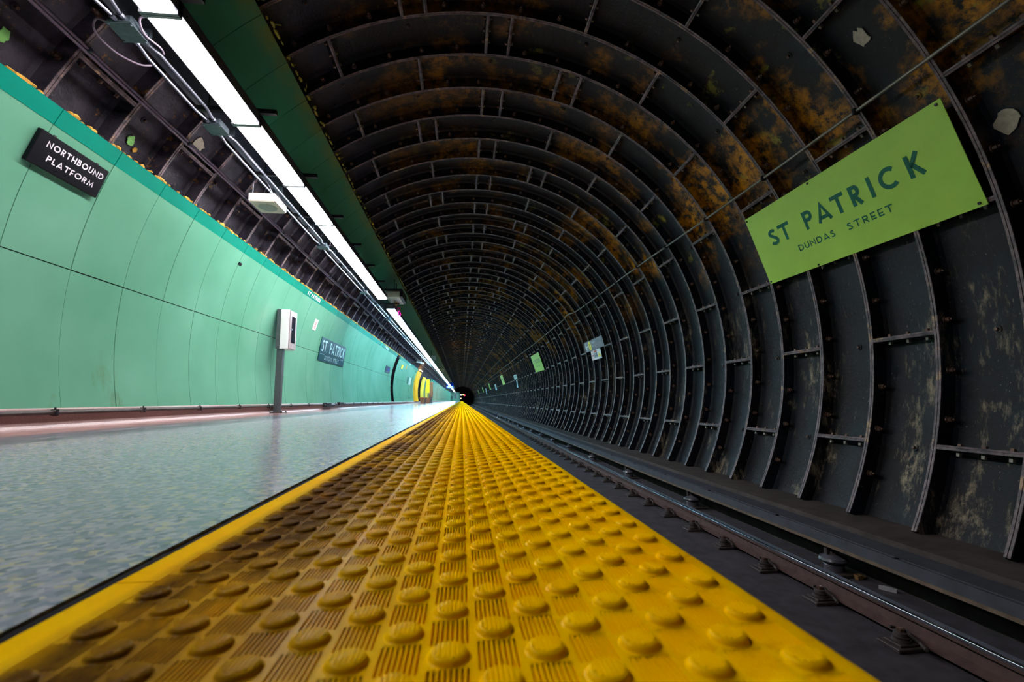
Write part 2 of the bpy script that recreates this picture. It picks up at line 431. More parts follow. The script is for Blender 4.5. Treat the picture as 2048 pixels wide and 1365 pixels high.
for c in range(-8, 8):
    x = X0+c*CS
    for r in range(-8, rows):
        if (r+c) % 2: continue
        y = YS+r*CS
        if y < 0.08: continue
        if y > 46: break
        if y < 1.6: lod, n = 0, 22
        elif y < 6: lod, n = 1, 12
        else: lod, n = 2, 7
        if c == -8 and random.random() < 0.5 and y < 3: pass
        dome(x, y, n, lod)
        # raised ribs running along the strip in the cell between this stud and the next
        if y < 9:
            nr = 9 if y < 4 else 6
            ya, yb = y+0.0158, y+2*CS-0.0158
            for q in range(nr):
                xx = x-0.0155+0.0310*q/(nr-1); hw = 0.0316/(nr-1)*0.21
                m.add([(xx-hw-.0004, ya, -0.0048), (xx+hw+.0004, ya, -0.0048), (xx+hw+.0004, yb, -0.0048), (xx-hw-.0004, yb, -0.0048),
                       (xx-hw, ya, 0.0), (xx+hw, ya, 0.0), (xx+hw, yb, 0.0), (xx-hw, yb, 0.0)],
                      [(4,5,6,7), (0,1,5,4), (1,2,6,5), (2,3,7,6), (3,0,4,7)])
            # smooth land under the stud
            m.add([(x-0.0175, y-0.0158, 0.0), (x+0.0175, y-0.0158, 0.0), (x+0.0175, y+0.0158, 0.0), (x-0.0175, y+0.0158, 0.0)], [(0,1,2,3)])
    # plain raised lines further away where studs merge into stripes
    m.add([(x-0.015, 46, -0.0048), (x+0.015, 46, -0.0048), (x+0.015, 140, -0.0048), (x-0.015, 140, -0.0048),
           (x-0.012, 46, 0.0045), (x+0.012, 46, 0.0045), (x+0.012, 140, 0.0045), (x-0.012, 140, 0.0045)],
          [(4,5,6,7), (0,1,5,4), (1,2,6,5), (3,0,4,7)])
    if True:   # narrow smooth land between stud columns
        m.add([(x+0.0165, 0.0, -0.0002), (x+0.0190, 0.0, -0.0002), (x+0.0190, 9.0, -0.0002), (x+0.0165, 9.0, -0.0002)], [(0,1,2,3)])
obj('tactile_paving', m, M_yel, smooth=True, label='yellow studded warning paving along the platform edge', cat='tactile paving')

# ------------------------------------------------------------------ track
BED = -1.27
m = MB(); m.box(0.24, 3.9, Y0, Y1+40, BED-0.3, BED); obj('ground', m, M_bed, kind='structure')
m = MB(); 
def rail(xc, name, label):
    t = thing(name, label, 'rail', (xc, Y0, -1.235))
    b = MB(); z0 = -1.235
    prof = [(-.07,0), (.07,0), (.07,.010), (.012,.026), (.009,.085), (.034,.098), (.0355,.121), (-.0355,.121), (-.034,.098), (-.009,.085), (-.012,.026), (-.07,.010)]
    n = len(prof); vs = [(xc+a, yy, z0+c) for yy in (Y0, 185.0) for a, c in prof]
    b.add(vs, [(i, n+i, n+(i+1)%n, (i+1)%n) for i in range(n)] + [tuple(range(n)), tuple(range(n, 2*n))[::-1]])
    obj('rail_body', b, M_railside, t)
    b = MB(); h = [(-.036,.116)] + [(-.0315-.0045*math.cos(math.radians(a)), .1315+.0042*math.sin(math.radians(a))) for a in range(0, 91, 10)] + [(-.0312,.13572), (.0312,.13572)] + [(.0315+.0045*math.sin(math.radians(a)), .1315+.0042*math.cos(math.radians(a))) for a in range(0, 91, 10)]; n = len(h)
    b.add([(xc+a, yy, z0+c) for yy in (Y0, 185.0) for a, c in h], [(i, i+1, n+i+1, n+i) for i in range(n-1)])
    obj('running_surface', b, M_railtop, t, smooth=True, label='polished steel running surface')
rail(2.70, 'running_rail', 'rusty running rail with polished top beside the third rail')
rail(1.20, 'running_rail', 'running rail closest to the platform, hidden below its edge')

def fastener(y, label, group):
    x = 2.70; t = thing('rail_fastener', label, 'rail fastener', (x, y, BED), group)
    b = MB(); b.bevbox(x-.22, x+.22, y-.075, y+.075, BED, BED+.022, .004); obj('base_plate', b, M_chair, t)
    b = MB(); b.bevbox(x-.19, x+.19, y-.055, y+.055, BED+.022, BED+.0345, .003); obj('rail_pad', b, M_chair, t)
    for s in (-1, 1):
        xx = x+s*.125
        b = MB(); b.lathe((xx, y, BED+.036), (0,0,1), [(.05,0), (.048,.012), (.042,.014), (.044,.026), (.038,.028), (.036,.046), (.03,.05)], 12)
        obj('shoulder', b, M_chair, t, smooth=True)
        b = MB(); b.lathe((xx, y, BED+.084), (0,0,1), [(.024,0), (.024,.018), (.014,.022)], 6); obj('bolt_head', b, M_bolt, t)
        b = MB(); pts = [(xx-s*.0, y-.15, BED+.055), (xx-s*.02, y-.12, BED+.05), (xx-s*.03, y-.085, BED+.06), (xx-s*.01, y-.05, BED+.086), (xx-s*.03, y-.01, BED+.09), (xx-s*.06, y+.02, BED+.075), (xx-s*.05, y+.06, BED+.07), (xx, y+.07, BED+.08)]
        b.tube(pts, .010, 7); obj('spring_clip', b, M_chair, t, smooth=True)
    return t
ORD = ['nearest', 'second', 'third', 'fourth', 'fifth', 'sixth', 'seventh', 'eighth', 'ninth', 'tenth']
fas = fastener(2.01, 'rail fastener below the frame edge, closest of all to the camera', 'rail fasteners')
fn = ['nearest rail fastener whose spring clip just enters the lower right']
for i in range(1, 110):
    c = copy_tree(fas); c.location.y = 2.01+0.615*i
    if i <= 9: c['label'] = '%s rail fastener with spring clip, counted from the camera along the rusty rail' % ORD[i-1]
    else: c['label'] = 'small distant rail fastener among many identical along the rusty rail'
    if c.location.y > 66: break

# third rail with timber cover, on insulators
t = thing('third_rail', 'third rail under its long cover boards, between rusty rail and tunnel wall', 'third rail', (3.1, Y0, -1.08))
b = MB(); b.box(3.03, 3.22, Y0, 185, -0.955, -0.930); obj('cover_board', b, M_cover, t, label='dark blue-grey top cover board')
b = MB(); b.box(3.005, 3.028, Y0, 185, -1.015, -0.936); obj('front_board', b, M_cover, t)
b = MB(); b.box(2.995, 3.030, Y0, 185, -1.036, -1.012); obj('board_lip', b, M_cover2, t, label='pale brown lower edge')
b = MB(); b.box(3.07, 3.15, Y0, 185, -1.085, -1.03); b.box(3.10, 3.12, Y0, 185, -1.03, -0.956); obj('contact_rail', b, M_dark, t)
b = MB()
for y in np.arange(0.6, 60, 1.22): b.box(3.0, 3.03, y, y+0.02, -0.937, -0.928)
obj('bracket', b, M_dark, t)
def insulator(y, label):
    t = thing('rail_insulator', label, 'insulator', (3.1, y, BED), 'third rail insulators')
    b = MB(); b.bevbox(2.93, 3.27, y-.13, y+.13, BED, BED+.025, .006); obj('base_plate', b, M_chair, t)
    b = MB(); b.lathe((3.1, y, BED+.025), (0,0,1), [(.075,0), (.078,.05), (.07,.062), (.095,.070), (.108,.086), (.10,.104), (.06,.118), (.05,.13)], 24); obj('porcelain_body', b, M_insul, t, smooth=True)
    b = MB(); b.cyl((3.1, y, BED+.155), (3.1, y, BED+.183), .05, .04, 12); b.bevbox(3.034, 3.062, y-.02, y+.02, BED+.156, BED+.232, .004); obj('rail_cap', b, M_chair, t)
    return t
ins = insulator(3.72, 'nearest grey insulator holding the third rail, beside the white litter')
for i in range(1, 26):
    c = copy_tree(ins); c.location.y = 3.72+2.38*i
    c['label'] = ('%s grey insulator under the third rail, counted from the camera' % ORD[i]) if i < 5 else 'small distant insulator under the third rail'
m = MB(); m.box(3.30, 3.93, Y0, Y1, BED, -0.914)
for y in np.arange(1.7, 60, 3.1): m.box(3.305, 3.6, y, y+.012, -0.9145, -0.9135)
obj('trim_1', m, M_kerb, kind='structure')
m = MB(); m.obox((3.16, 3.55, BED), (.055,.01,0), (.004,.05,.0), (0,0,.03)); m.cyl((3.215,3.575,BED+.014), (3.245,3.58,BED+.012), .012, n=8)
obj('wood_scrap', m, M_cork, label='small tan wood scrap lying under the third rail', cat='litter')
m = MB(); m.obox((3.17, 3.38, BED), (.06,-.09,0), (.025,.02,0), (0,0,.022)); m.obox((3.19, 3.36, BED+.022), (.03,-.05,0), (.012,.012,0), (0,0,.006))
obj('paper_litter', m, M_paper, label='small white piece of litter on the track bed beside the tan scrap', cat='litter')

# ------------------------------------------------------------------ cast-iron tunnel liner
CROSS_ODD = [-2.0-30, -2.0, 27.75, 57.88, 86.22, 90.55, 118.77, 148.88, 178.9]
CROSS_A = [-17.0, 12.3, 42.75, 72.95, 101.5, 105.65, 134.2, 164.3, 194]
CROSS_B = [-17.0, 12.3, 42.9, 70.8, 75.15, 103.65, 134.2, 164.3, 194]
D = 0.157
PROF = [(0.0, R0+.010, 1), (.003, R0, 1), (.021, R0, 1), (.023, R0+.004, 0), (.030, R0+D-.03, 0), (.050, R0+D, 0)]
def ring_profile(lod):
    a = PROF if lod < 2 else [(0.0, R0, 1), (.021, R0, 0), (.035, R0+D, 0)]
    b = [(PITCH_RING-y, r, 0) for y, r, q in a[::-1]]
    if lod < 2:
        for i, y in enumerate([PITCH_RING-.023, PITCH_RING-.021, PITCH_RING-.003, PITCH_RING]):
            pass
        # material per strip: flange edges at both ends
    return a, b
def liner(name, t0, t1):
    m = MB()
    k0 = int(math.floor((Y0-RY0)/PITCH_RING)); k1 = int((Y1-RY0)/PITCH_RING)
    for k in range(k0, k1):
        y0 = RY0+k*PITCH_RING; ym = y0+PITCH_RING/2
        lod = 0 if -1 < ym < 14 else 1 if -2 < ym < 34 else 2
        step = 2.0 if lod == 0 else 3.0 if lod == 1 else 4.0
        a, b = ring_profile(lod); prof = a+b; n = int(math.ceil((t1-t0)/step)); K = len(prof)
        edge = [1 if (prof[j][1] < R0+.006 and prof[j+1][1] < R0+.012) else 0 for j in range(K-1)]
        if lod < 2: edge = [1 if max(prof[j][1], prof[j+1][1]) <= R0+.0101 else 0 for j in range(K-1)]
        vs = []
        for i in range(n+1):
            th = math.radians(t0+(t1-t0)*i/n); c, s = math.cos(th), math.sin(th)
            for yy, r, q in prof: vs.append((TX+r*c, y0+yy, TZ+r*s))
        bs = len(m.v); m.v.extend(vs)
        for i in range(n):
            for j in range(K-1):
                p = bs+i*K+j; m.f.append((p, p+1, p+K+1, p+K)); m.m.append(edge[j])
        par = k % 2
        # ring k spans RY0+k*pitch .. ; ring "1" in the survey is k=0 (odd pattern)
        cr = CROSS_ODD if par == 0 else (CROSS_A if (k % 4) == 3 else CROSS_B)
        for th in cr:
            if not (t0 <= th < t1): continue
            t = math.radians(th); rad = Vector((math.cos(t), 0, math.sin(t))); tan = Vector((-math.sin(t), 0, math.cos(t)))
            o = Vector((TX, y0+.02, TZ)) + rad*R0
            hw = .019; L = Vector((0, PITCH_RING-.04, 0))
            if lod == 2:
                hw = .026
                vs = [o-tan*hw, o+tan*hw, o+tan*hw+L, o-tan*hw+L]; vs += [v+rad*D for v in vs]
                m.add([tuple(v) for v in vs], [(0,1,2,3)], 1); b0 = len(m.v)-8
                for q in ((0,4,5,1), (3,2,6,7), (1,5,6,2), (0,3,7,4)): m.f.append(tuple(b0+i for i in q)); m.m.append(0)
            else:
                pr = [(-.030, D), (-.021, .05), (-hw, .003), (-.003, 0), (-.001, .005), (.001, .005), (.003, 0), (hw, .003), (.021, .05), (.030, D)]
                vs = [tuple(o+tan*a+rad*h) for a, h in pr] + [tuple(o+tan*a+rad*h+L) for a, h in pr]; n2 = len(pr); b0 = len(m.v)
                m.v.extend(vs)
                for i in range(n2-1): m.f.append((b0+i, b0+i+1, b0+n2+i+1, b0+n2+i)); m.m.append(1 if 1 < i < n2-3 else 0)
                for yy in (.14, .32, .50):      # nuts of the segment joint, both sides
                    for sgn in (-1, 1):
                        c0 = o+Vector((0, yy-.02, 0))+rad*.075+tan*sgn*.024
                        m.cyl(c0, c0+tan*sgn*.028, .021, .018, 6, 2 if sgn > 0 else 3)
        if lod < 2:
            th = t0+((3.1+(0 if par == 0 else 2.2)) % 6.55)
            a0 = cr[0]
            th = a0+3.6
            while th < t1:
                if th > t0 and min(abs(th-q) for q in cr) > 1.6:
                    t = math.radians(th+random.uniform(-.3, .3)); rad = Vector((math.cos(t), 0, math.sin(t)))
                    c0 = Vector((TX, y0+PITCH_RING-.027, TZ))+rad*(R0+.072)
                    m.cyl(c0, c0+Vector((0,-.008,0)), .031, .029, 10, 2)
                    m.cyl(c0+Vector((0,-.008,0)), c0+Vector((0,-.040,0)), .021, .021, 6, 2)
                    m.cyl(c0+Vector((0,-.040,0)), c0+Vector((0,-.056,0)), .011, .009, 7, 2)
                th += 6.55
            for q0, q1 in zip(cr[:-1], cr[1:]):
                if q1-q0 < 10: continue
                for fr in (.5,):     # grout plug in the middle of each segment pan
                    t = math.radians(q0+(q1-q0)*fr); rad = Vector((math.cos(t), 0, math.sin(t)))
                    if not (t0 < math.degrees(t) < t1): continue
                    c0 = Vector((TX, y0+.30, TZ))+rad*(R0+D+.004)
                    m.cyl(c0, c0-rad*.012, .034, .030, 10, 0); m.cyl(c0-rad*.012, c0-rad*.030, .016, .014, 6, 2)
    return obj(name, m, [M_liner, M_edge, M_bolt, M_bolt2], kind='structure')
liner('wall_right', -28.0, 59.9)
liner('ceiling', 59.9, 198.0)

# portal at the far end and the running tunnel beyond
m = MB(); n = 40; pc = (1.75, 1.10); pr_ = 2.30
vs = []
for i in range(n):
    t = 2*math.pi*i/n
    vs.append((pc[0]+pr_*math.cos(t), Y1-.5, pc[1]+pr_*math.sin(t)))
for i in range(n):
    t = 2*math.pi*i/n; d = (math.cos(t), math.sin(t))
    # ray from the portal centre to the station tunnel circle
    ox, oz = pc[0]-TX, pc[1]-TZ; B = ox*d[0]+oz*d[1]; Cq = ox*ox+oz*oz-3.95**2; s = -B+math.sqrt(B*B-Cq)
    vs.append((pc[0]+s*d[0], Y1-.5, pc[1]+s*d[1]))
for i in range(n):
    t = 2*math.pi*i/n; vs.append((pc[0]+pr_*math.cos(t), Y1+40, pc[1]+pr_*math.sin(t)))
m.add(vs, [(i, (i+1)%n, n+(i+1)%n, n+i) for i in range(n)] + [(i, 2*n+i, 2*n+(i+1)%n, (i+1)%n) for i in range(n)] + [tuple(range(2*n, 3*n))])
obj('wall_back', m, M_kerb, kind='structure')
m = MB(); vs = []; n = 36
for i in range(n+1):
    th = -20+220*i/n
    for r, y in ((R0+.17, Y0), (0.02, Y0)): vs.append(P(r, th, y))
m.add(vs, [(2*i, 2*i+1, 2*i+3, 2*i+2) for i in range(n)])
obj('wall_front', m, M_slab, kind='structure')

# ------------------------------------------------------------------ green wall panels on the platform side
RP = 3.60
TB, TJN, TG, TT = 191.6, 173.25, 157.72, 155.56     # base, joint, lower and upper edge of the dark band
GAPS = [(21.75, 22.75), (32.0, 46.2), (47.6, 48.3), (61.4, 61.9), (66.2, 66.6), (71.0, 71.4)]
def seams():
    y = 4.10-0.60*12
    while y < 140:
        yield y, min(y+0.60, 140); y += 0.60
mp, mb_ = MB(), MB()
for a, b in seams():
    pieces = [(a+.0035, b-.0035)]
    for g0, g1 in GAPS:
        out = []
        for p0, p1 in pieces:
            if p1 <= g0 or p0 >= g1: out.append((p0, p1))
            else:
                if p0 < g0: out.append((p0, g0))
                if p1 > g1: out.append((g1, p1))
        pieces = out
    for p0, p1 in pieces:
        n = 12 if a < 16 else 6
        dr = random.uniform(-.0015, .0015) if a < 30 else 0
        mp.curved(RP+dr, RP+dr+.014, TB, TJN+.07, p0, p1, n)
        mp.curved(RP-dr, RP-dr+.014, TJN-.07, TG, p0, p1, n)
        mb_.curved(RP-.002, RP+.02, TG, TT, p0, p1, 3)
obj('wall_left', mp, M_green, kind='structure', smooth=True)
m = MB()
for a, b in ((Y0, 21.75), (22.75, 32.0), (46.2, 140)): m.curved(RP+.03, RP+.045, TB, TT+.6, a, b, 10)
obj('wall_left.004', m, M_rubber, kind='structure')
obj('trim_2', mb_, M_band, kind='structure', smooth=True)
# foam squeezed out above the band and along the soffit's edge
m = MB(); y = 1.2
while y < 24:
    if random.random() < .72:
        s = random.uniform(.008, .026)*(1.5 if random.random() < .15 else 1)
        q = P(RP+.012+s*.3, TT-.05-random.uniform(0, .18), y)
        m.blob(q, s, s*random.uniform(1, 2.2), s*random.uniform(.5, .9), 7, 4)
    y += random.uniform(.02, .09)
obj('insulation_foam', m, M_foam, label='orange insulation foam squeezed out along the top of the dark green band', cat='foam', kind='stuff', smooth=True)

# baseboard and pipe
m = MB(); m.add([(-3.205, Y0, 0.15), (-3.205, 140, 0.15), (-3.188, 140, 0.14), (-3.188, Y0, 0.14), (-3.186, Y0, 0.02), (-3.186, 140, 0.02), (-3.172, 140, 0.0), (-3.172, Y0, 0.0), (-3.3, Y0, .152), (-3.3, 140, .152)],
            [(8,9,1,0), (0,1,2,3), (3,2,5,4), (4,5,6,7)])
obj('baseboard_left', m, M_pink, kind='structure')
t = thing('floor_pipe', 'long dark pipe clipped along the pink stone base of the green wall', 'pipe', (-3.155, Y0, 0.095))
b = MB(); b.tube([(-3.170, y, 0.116+.002*math.sin(y*1.3)) for y in np.arange(Y0, 28.1, .5)], .0165, 10); obj('pipe_run', b, M_pipe2, t, smooth=True)
for y in np.arange(1.98, 21, 1.008):
    b = MB(); b.box(-3.186, -3.145, y-.012, y+.012, .090, .096); b.box(-3.151, -3.145, y-.012, y+.012, .090, .138); b.box(-3.186, -3.145, y-.012, y+.012, .134, .140); b.cyl((-3.165, y, .140), (-3.165, y, .155), .007, n=6)
    obj('pipe_clamp', b, M_dark, t)
b = MB(); b.bevbox(-3.185, -3.10, 11.1, 11.5, .06, .16, .01); b.cyl((-3.14, 11.0, .10), (-3.14, 11.9, .10), .032, n=10); b.bevbox(-3.18, -3.11, 12.3, 12.7, .09, .17, .01); obj('pipe_coupling', b, M_dark, t)

# soffit panels and the dark navy backing to their left
def polar_pt(a, t, y):
    return (t*math.cos(math.radians(a)), y, CAM_H+t*math.sin(math.radians(a)))
ms, mn = MB(), MB()
RS = 3.52
def soff_angle(a):    # camera-polar degrees -> tunnel theta at radius RS
    d = (math.cos(math.radians(a)), math.sin(math.radians(a))); cz = TZ-CAM_H
    B = d[0]*TX+d[1]*cz; s = B+math.sqrt(B*B-(TX*TX+cz*cz-RS*RS)); return math.degrees(math.atan2(d[1]*s-cz, d[0]*s-TX))
S0, S1, S2 = soff_angle(117.5), soff_angle(128.0), soff_angle(131.9)
y = 3.95-0.6*12
while y < 138:
    ms.curved(RS, RS+.02, S1, S0, y+.003, y+.597, 6)
    y += 0.6
mn.curved(RS+.004, RS+.03, S2, S1+.05, Y0, 138, 3)
obj('ceiling.001', ms, M_soffit, kind='structure', smooth=True)
obj('ceiling.002', mn, M_navy, kind='structure')
m = MB(); y = 1.5
while y < 40:
    q = P(RS+.02, S0-.42-random.uniform(0, .45), y)
    s = random.uniform(.008, .02)
    m.blob(q, s, s*random.uniform(1.5, 4), s*.8, 6, 4)
    if random.random() < .35:      # hanging strands
        p2 = (q[0]+random.uniform(.0, .05), q[1]+random.uniform(-.06, .10), q[2]+random.uniform(.02, .08))
        m.tube([q, ((q[0]+p2[0])/2+.012, (q[1]+p2[1])/2, (q[2]+p2[2])/2), p2], random.uniform(.003, .007), 5)
    y += random.uniform(.05, .2)
obj('edge_foam', m, M_foam2, label='ragged dull yellow foam along the right edge of the green ceiling panels', cat='foam', kind='stuff', smooth=True)

# ------------------------------------------------------------------ ceiling lights
LX, LZ = -1.978, 2.725
EM = {}
def lens_mat(key, col, st):
    if key not in EM: EM[key] = emit('diffuser_'+key, col, st)
    return EM[key]
def light(y, key, col, st, label, group, lod=0):
    t = thing('ceiling_light', label, 'ceiling light', (LX, y, LZ), group)
    L = 1.216
    b = MB(); x0, x1 = LX-.118, LX+.122
    for s in (-1, 1):
        xa, xb = (x0, LX-.0885) if s < 0 else (LX+.0885, x1)
        b.box(xa, xb, y+.002, y+L-.002, LZ, LZ+.085)
    b.box(x0, x1, y+.002, y+.024, LZ-.027, LZ+.085); b.box(x0, x1, y+L-.024, y+L-.002, LZ-.027, LZ+.085)
    b.box(x0, x1, y+.002, y+L-.002, LZ+.085, LZ+.092)
    obj('housing', b, M_frame, t)
    b = MB(); b.bevbox(LX-.088, LX+.088, y+.025, y+L-.025, LZ-.028, LZ+.006, .002); obj('diffuser', b, lens_mat(key, col, st), t)
    if lod == 0:
        b = MB(); b.box(x0-.33, x1+.14, y-.025, y+.015, LZ+.093, LZ+.135)
        b.cyl((LX-.33, y-.005, LZ+.135), (LX-.33, y-.005, LZ+.62), .006, n=6)
        obj('bracket', b, M_dark, t)
    return t
lights = []
yl = 2.932-1.216*2; i = 0
while yl < 137:
    if 11.2 < yl < 12.4: yl = 12.64; continue
    lit = True
    if yl < 5.2: key, col, st = 'near', (1.0, .90, .89, 1), LAMP_NEAR
    elif yl < 12: key, col, st = 'mid', (.96, .97, 1.0, 1), LAMP_MID
    else: key, col, st = 'far', (.47, .80, 1.0, 1), LAMP_FAR
    if i <= 0: lab = 'ceiling light at the head of the row, beyond the upper left frame edge'
    elif i <= 9: lab = '%s long white ceiling light from the camera, in the row over the platform' % ORD[i-1]
    else: lab = 'small far white ceiling light among identical ones in the receding row'
    light(yl, key, col, st, lab, 'row of ceiling lights', 0 if yl < 13.5 else 1)
    yl += 1.216; i += 1

# ------------------------------------------------------------------ conduits, boxes, cables under the crown
JB = [(3.10, .0), (4.24, .0), (7.575, 0), (10.79, 0), (14.4, 0), (18.5, 0)]
def conduit_path(x, z, off):
    pts = []; y = 1.0
    ys = sorted(list(np.arange(0.2, 34, .8)) + [j+d for j, _ in JB for d in (-.42, -.26, -.13, .13, .26, .42)])
    for y in ys:
        k = 0
        for j, _ in JB:
            d = abs(y-j)
            if d < .2: k = 1
        pts.append((x+off[0]*k, y, z+off[1]*k))
    return pts
def conduit_runs(t, pts, r):        # one run from box to box, stopping at each box's gland
    cuts = [0.0] + [j for j, _ in JB] + [99.0]
    for a, b_ in zip(cuts[:-1], cuts[1:]):
        seg = [p for p in pts if a+.05 < p[1] < b_-.05]
        if a > 0: seg = [(seg[0][0], a+.127, seg[0][2])] + [p for p in seg if p[1] > a+.135]
        if b_ < 99: seg = [p for p in seg if p[1] < b_-.135] + [(seg[-1][0], b_-.127, seg[-1][2])]
        m = MB(); m.tube(seg, r, 8); obj('conduit_run', m, M_steel, t, smooth=True)
t = thing('conduit_pipe', 'bright steel conduit, upper of the two running beside the ceiling lights', 'conduit', (-2.235, 1, 2.745))
conduit_runs(t, conduit_path(-2.235, 2.745, (-.02, -.01)), .0135)
t2 = thing('conduit_pipe', 'bright steel conduit, lower of the two running beside the ceiling lights', 'conduit', (-2.325, 1, 2.72))
conduit_runs(t2, conduit_path(-2.325, 2.72, (.02, .0)), .0125)
for y in np.arange(2.0, 30, 1.216):
    for tt, x, z in ((t, -2.235, 2.745), (t2, -2.325, 2.72)):
        b = MB(); b.box(x-.02, x+.02, y-.014, y+.014, z+.012, z+.075); b.cyl((x-.022, y, z+.03), (x+.022, y, z+.03), .006, n=6); obj('strap', b, M_steel2, tt)
JL = ['nearest grey steel junction box on the ceiling conduits, above the loose flexible whip', 'second grey steel junction box on the ceiling conduits, left of the light joint', 'junction box on the conduits just beyond the hanging speaker', 'fourth junction box from the camera on the conduits, close to the ceiling equipment box', 'fifth small junction box along the conduits', 'sixth small junction box along the conduits']
for (y, _), lab in zip(JB, JL):
    t = thing('junction_box', lab, 'junction box', (-2.285, y, 2.725), 'conduit junction boxes')
    b = MB(); b.bevbox(-2.36, -2.205, y-.085, y+.085, 2.70, 2.765, .012); obj('box_body', b, M_steel2, t)
    b = MB(); b.bevbox(-2.365, -2.20, y-.09, y+.09, 2.692, 2.70, .003)
    for a in (-1, 1):
        for c in (-1, 1): b.cyl((-2.283+a*.07, y+c*.075, 2.684), (-2.283+a*.07, y+c*.075, 2.692), .008, n=6)
    obj('cover_plate', b, M_steel2, t)
    for x, z in ((-2.255, 2.735), (-2.305, 2.72)):
        for s in (-1, 1):
            b = MB(); b.cyl((x, y+s*.085, z), (x, y+s*.125, z), .020, n=8); obj('gland', b, M_steel, t)
def whip(name, pts, label):
    m = MB(); 
    # Catmull-Rom
    P_ = [Vector(p) for p in pts]; P_ = [P_[0]]+P_+[P_[-1]]; out = []
    for i in range(1, len(P_)-2):
        for k in range(8):
            s = k/8; a, b2, c, d = P_[i-1], P_[i], P_[i+1], P_[i+2]
            out.append(.5*((2*b2)+(c-a)*s+(2*a-5*b2+4*c-d)*s*s+(3*b2-3*c+d-a)*s**3))
    out.append(P_[-2]); m.tube(out, .007, 7)
    obj(name, m, M_purple, label=label, cat='cable', smooth=True)
whip('flexible_whip', [(-2.369, 3.06, 2.725), (-2.45, 3.05, 2.74), (-2.50, 3.12, 2.70), (-2.46, 3.25, 2.66), (-2.38, 3.36, 2.66), (-2.33, 3.42, 2.70)], 'loose grey flexible cable looping left of the nearest junction box')
whip('flexible_whip', [(-2.10, 3.02, 2.76), (-2.16, 3.02, 2.74), (-2.19, 3.12, 2.71), (-2.17, 3.25, 2.72), (-2.20, 3.34, 2.74)], 'loose grey flexible cable looping between the nearest junction box and the light')
whip('flexible_whip', [(-2.205, 7.2, 2.765), (-2.19, 7.28, 2.83), (-2.13, 7.40, 2.83), (-2.15, 7.5, 2.74), (-2.196, 7.58, 2.74)], 'small loop of flexible cable at the junction box beyond the speaker')
# purple-grey cable clipped along the liner
def on_liner(a, y, r):
    d = (math.cos(math.radians(a)), math.sin(math.radians(a))); cz = TZ-CAM_H
    B = d[0]*TX+d[1]*cz; s = B+math.sqrt(B*B-(TX*TX+cz*cz-r*r)); return (d[0]*s, y, CAM_H+d[1]*s)
t = thing('armoured_cable', 'pair of purple-grey cables clipped along the iron ribs above the green wall', 'cable', on_liner(136.6, 1.0, R0-.02))
for dr, da in ((-.016, 0.0), (-.016, .42)):
    b = MB(); pts = [on_liner(136.55+da+.12*math.sin(y*.9+dr*50)+(.35*math.sin(y*.35) if y > 12 else 0), y, R0-.034) for y in np.arange(.4, 34, .32)]
    b.tube(pts, .0125, 8); obj('cable_run', b, M_purple, t, smooth=True)
for k in range(-5, 40):
    y = RY0+k*PITCH_RING*1.0
    if y > 22 or k % 2: continue
    b = MB(); q = on_liner(136.75, y, R0-.036); b.bevbox(q[0]-.026, q[0]+.026, q[1]-.012, q[1]+.012, q[2]-.020, q[2]+.020, .005); obj('cable_clip', b, M_steel2, t)
# conduit on the track-side wall
pts = []
for y in np.arange(1.2, 60, .32):
    th = 30.1+2.4*min(1, max(0, (y-2)/12)) + .15*math.sin(y*.9)
    if y > 15: th = 32.6+.25*math.sin(y*.5)
    if 13.8 < y < 15.2: th += 1.1*math.sin((y-13.8)/1.4*math.pi)
    pts.append(P(R0-.022, th, y))
t = thing('wall_conduit', 'thin grey conduit running along the dark ribbed wall above the lime green sign', 'conduit', pts[0])
b = MB(); b.tube(pts, .0155, 8); obj('conduit_run', b, M_pipe, t, smooth=True)
for k in range(-4, 24, 2):
    y = RY0+k*PITCH_RING; q = min(pts, key=lambda p: abs(p[1]-y))
    b = MB(); b.bevbox(q[0]-.03, q[0]+.03, y-.016, y+.016, q[2]-.028, q[2]+.028, .006); obj('conduit_clip', b, M_dark, t)

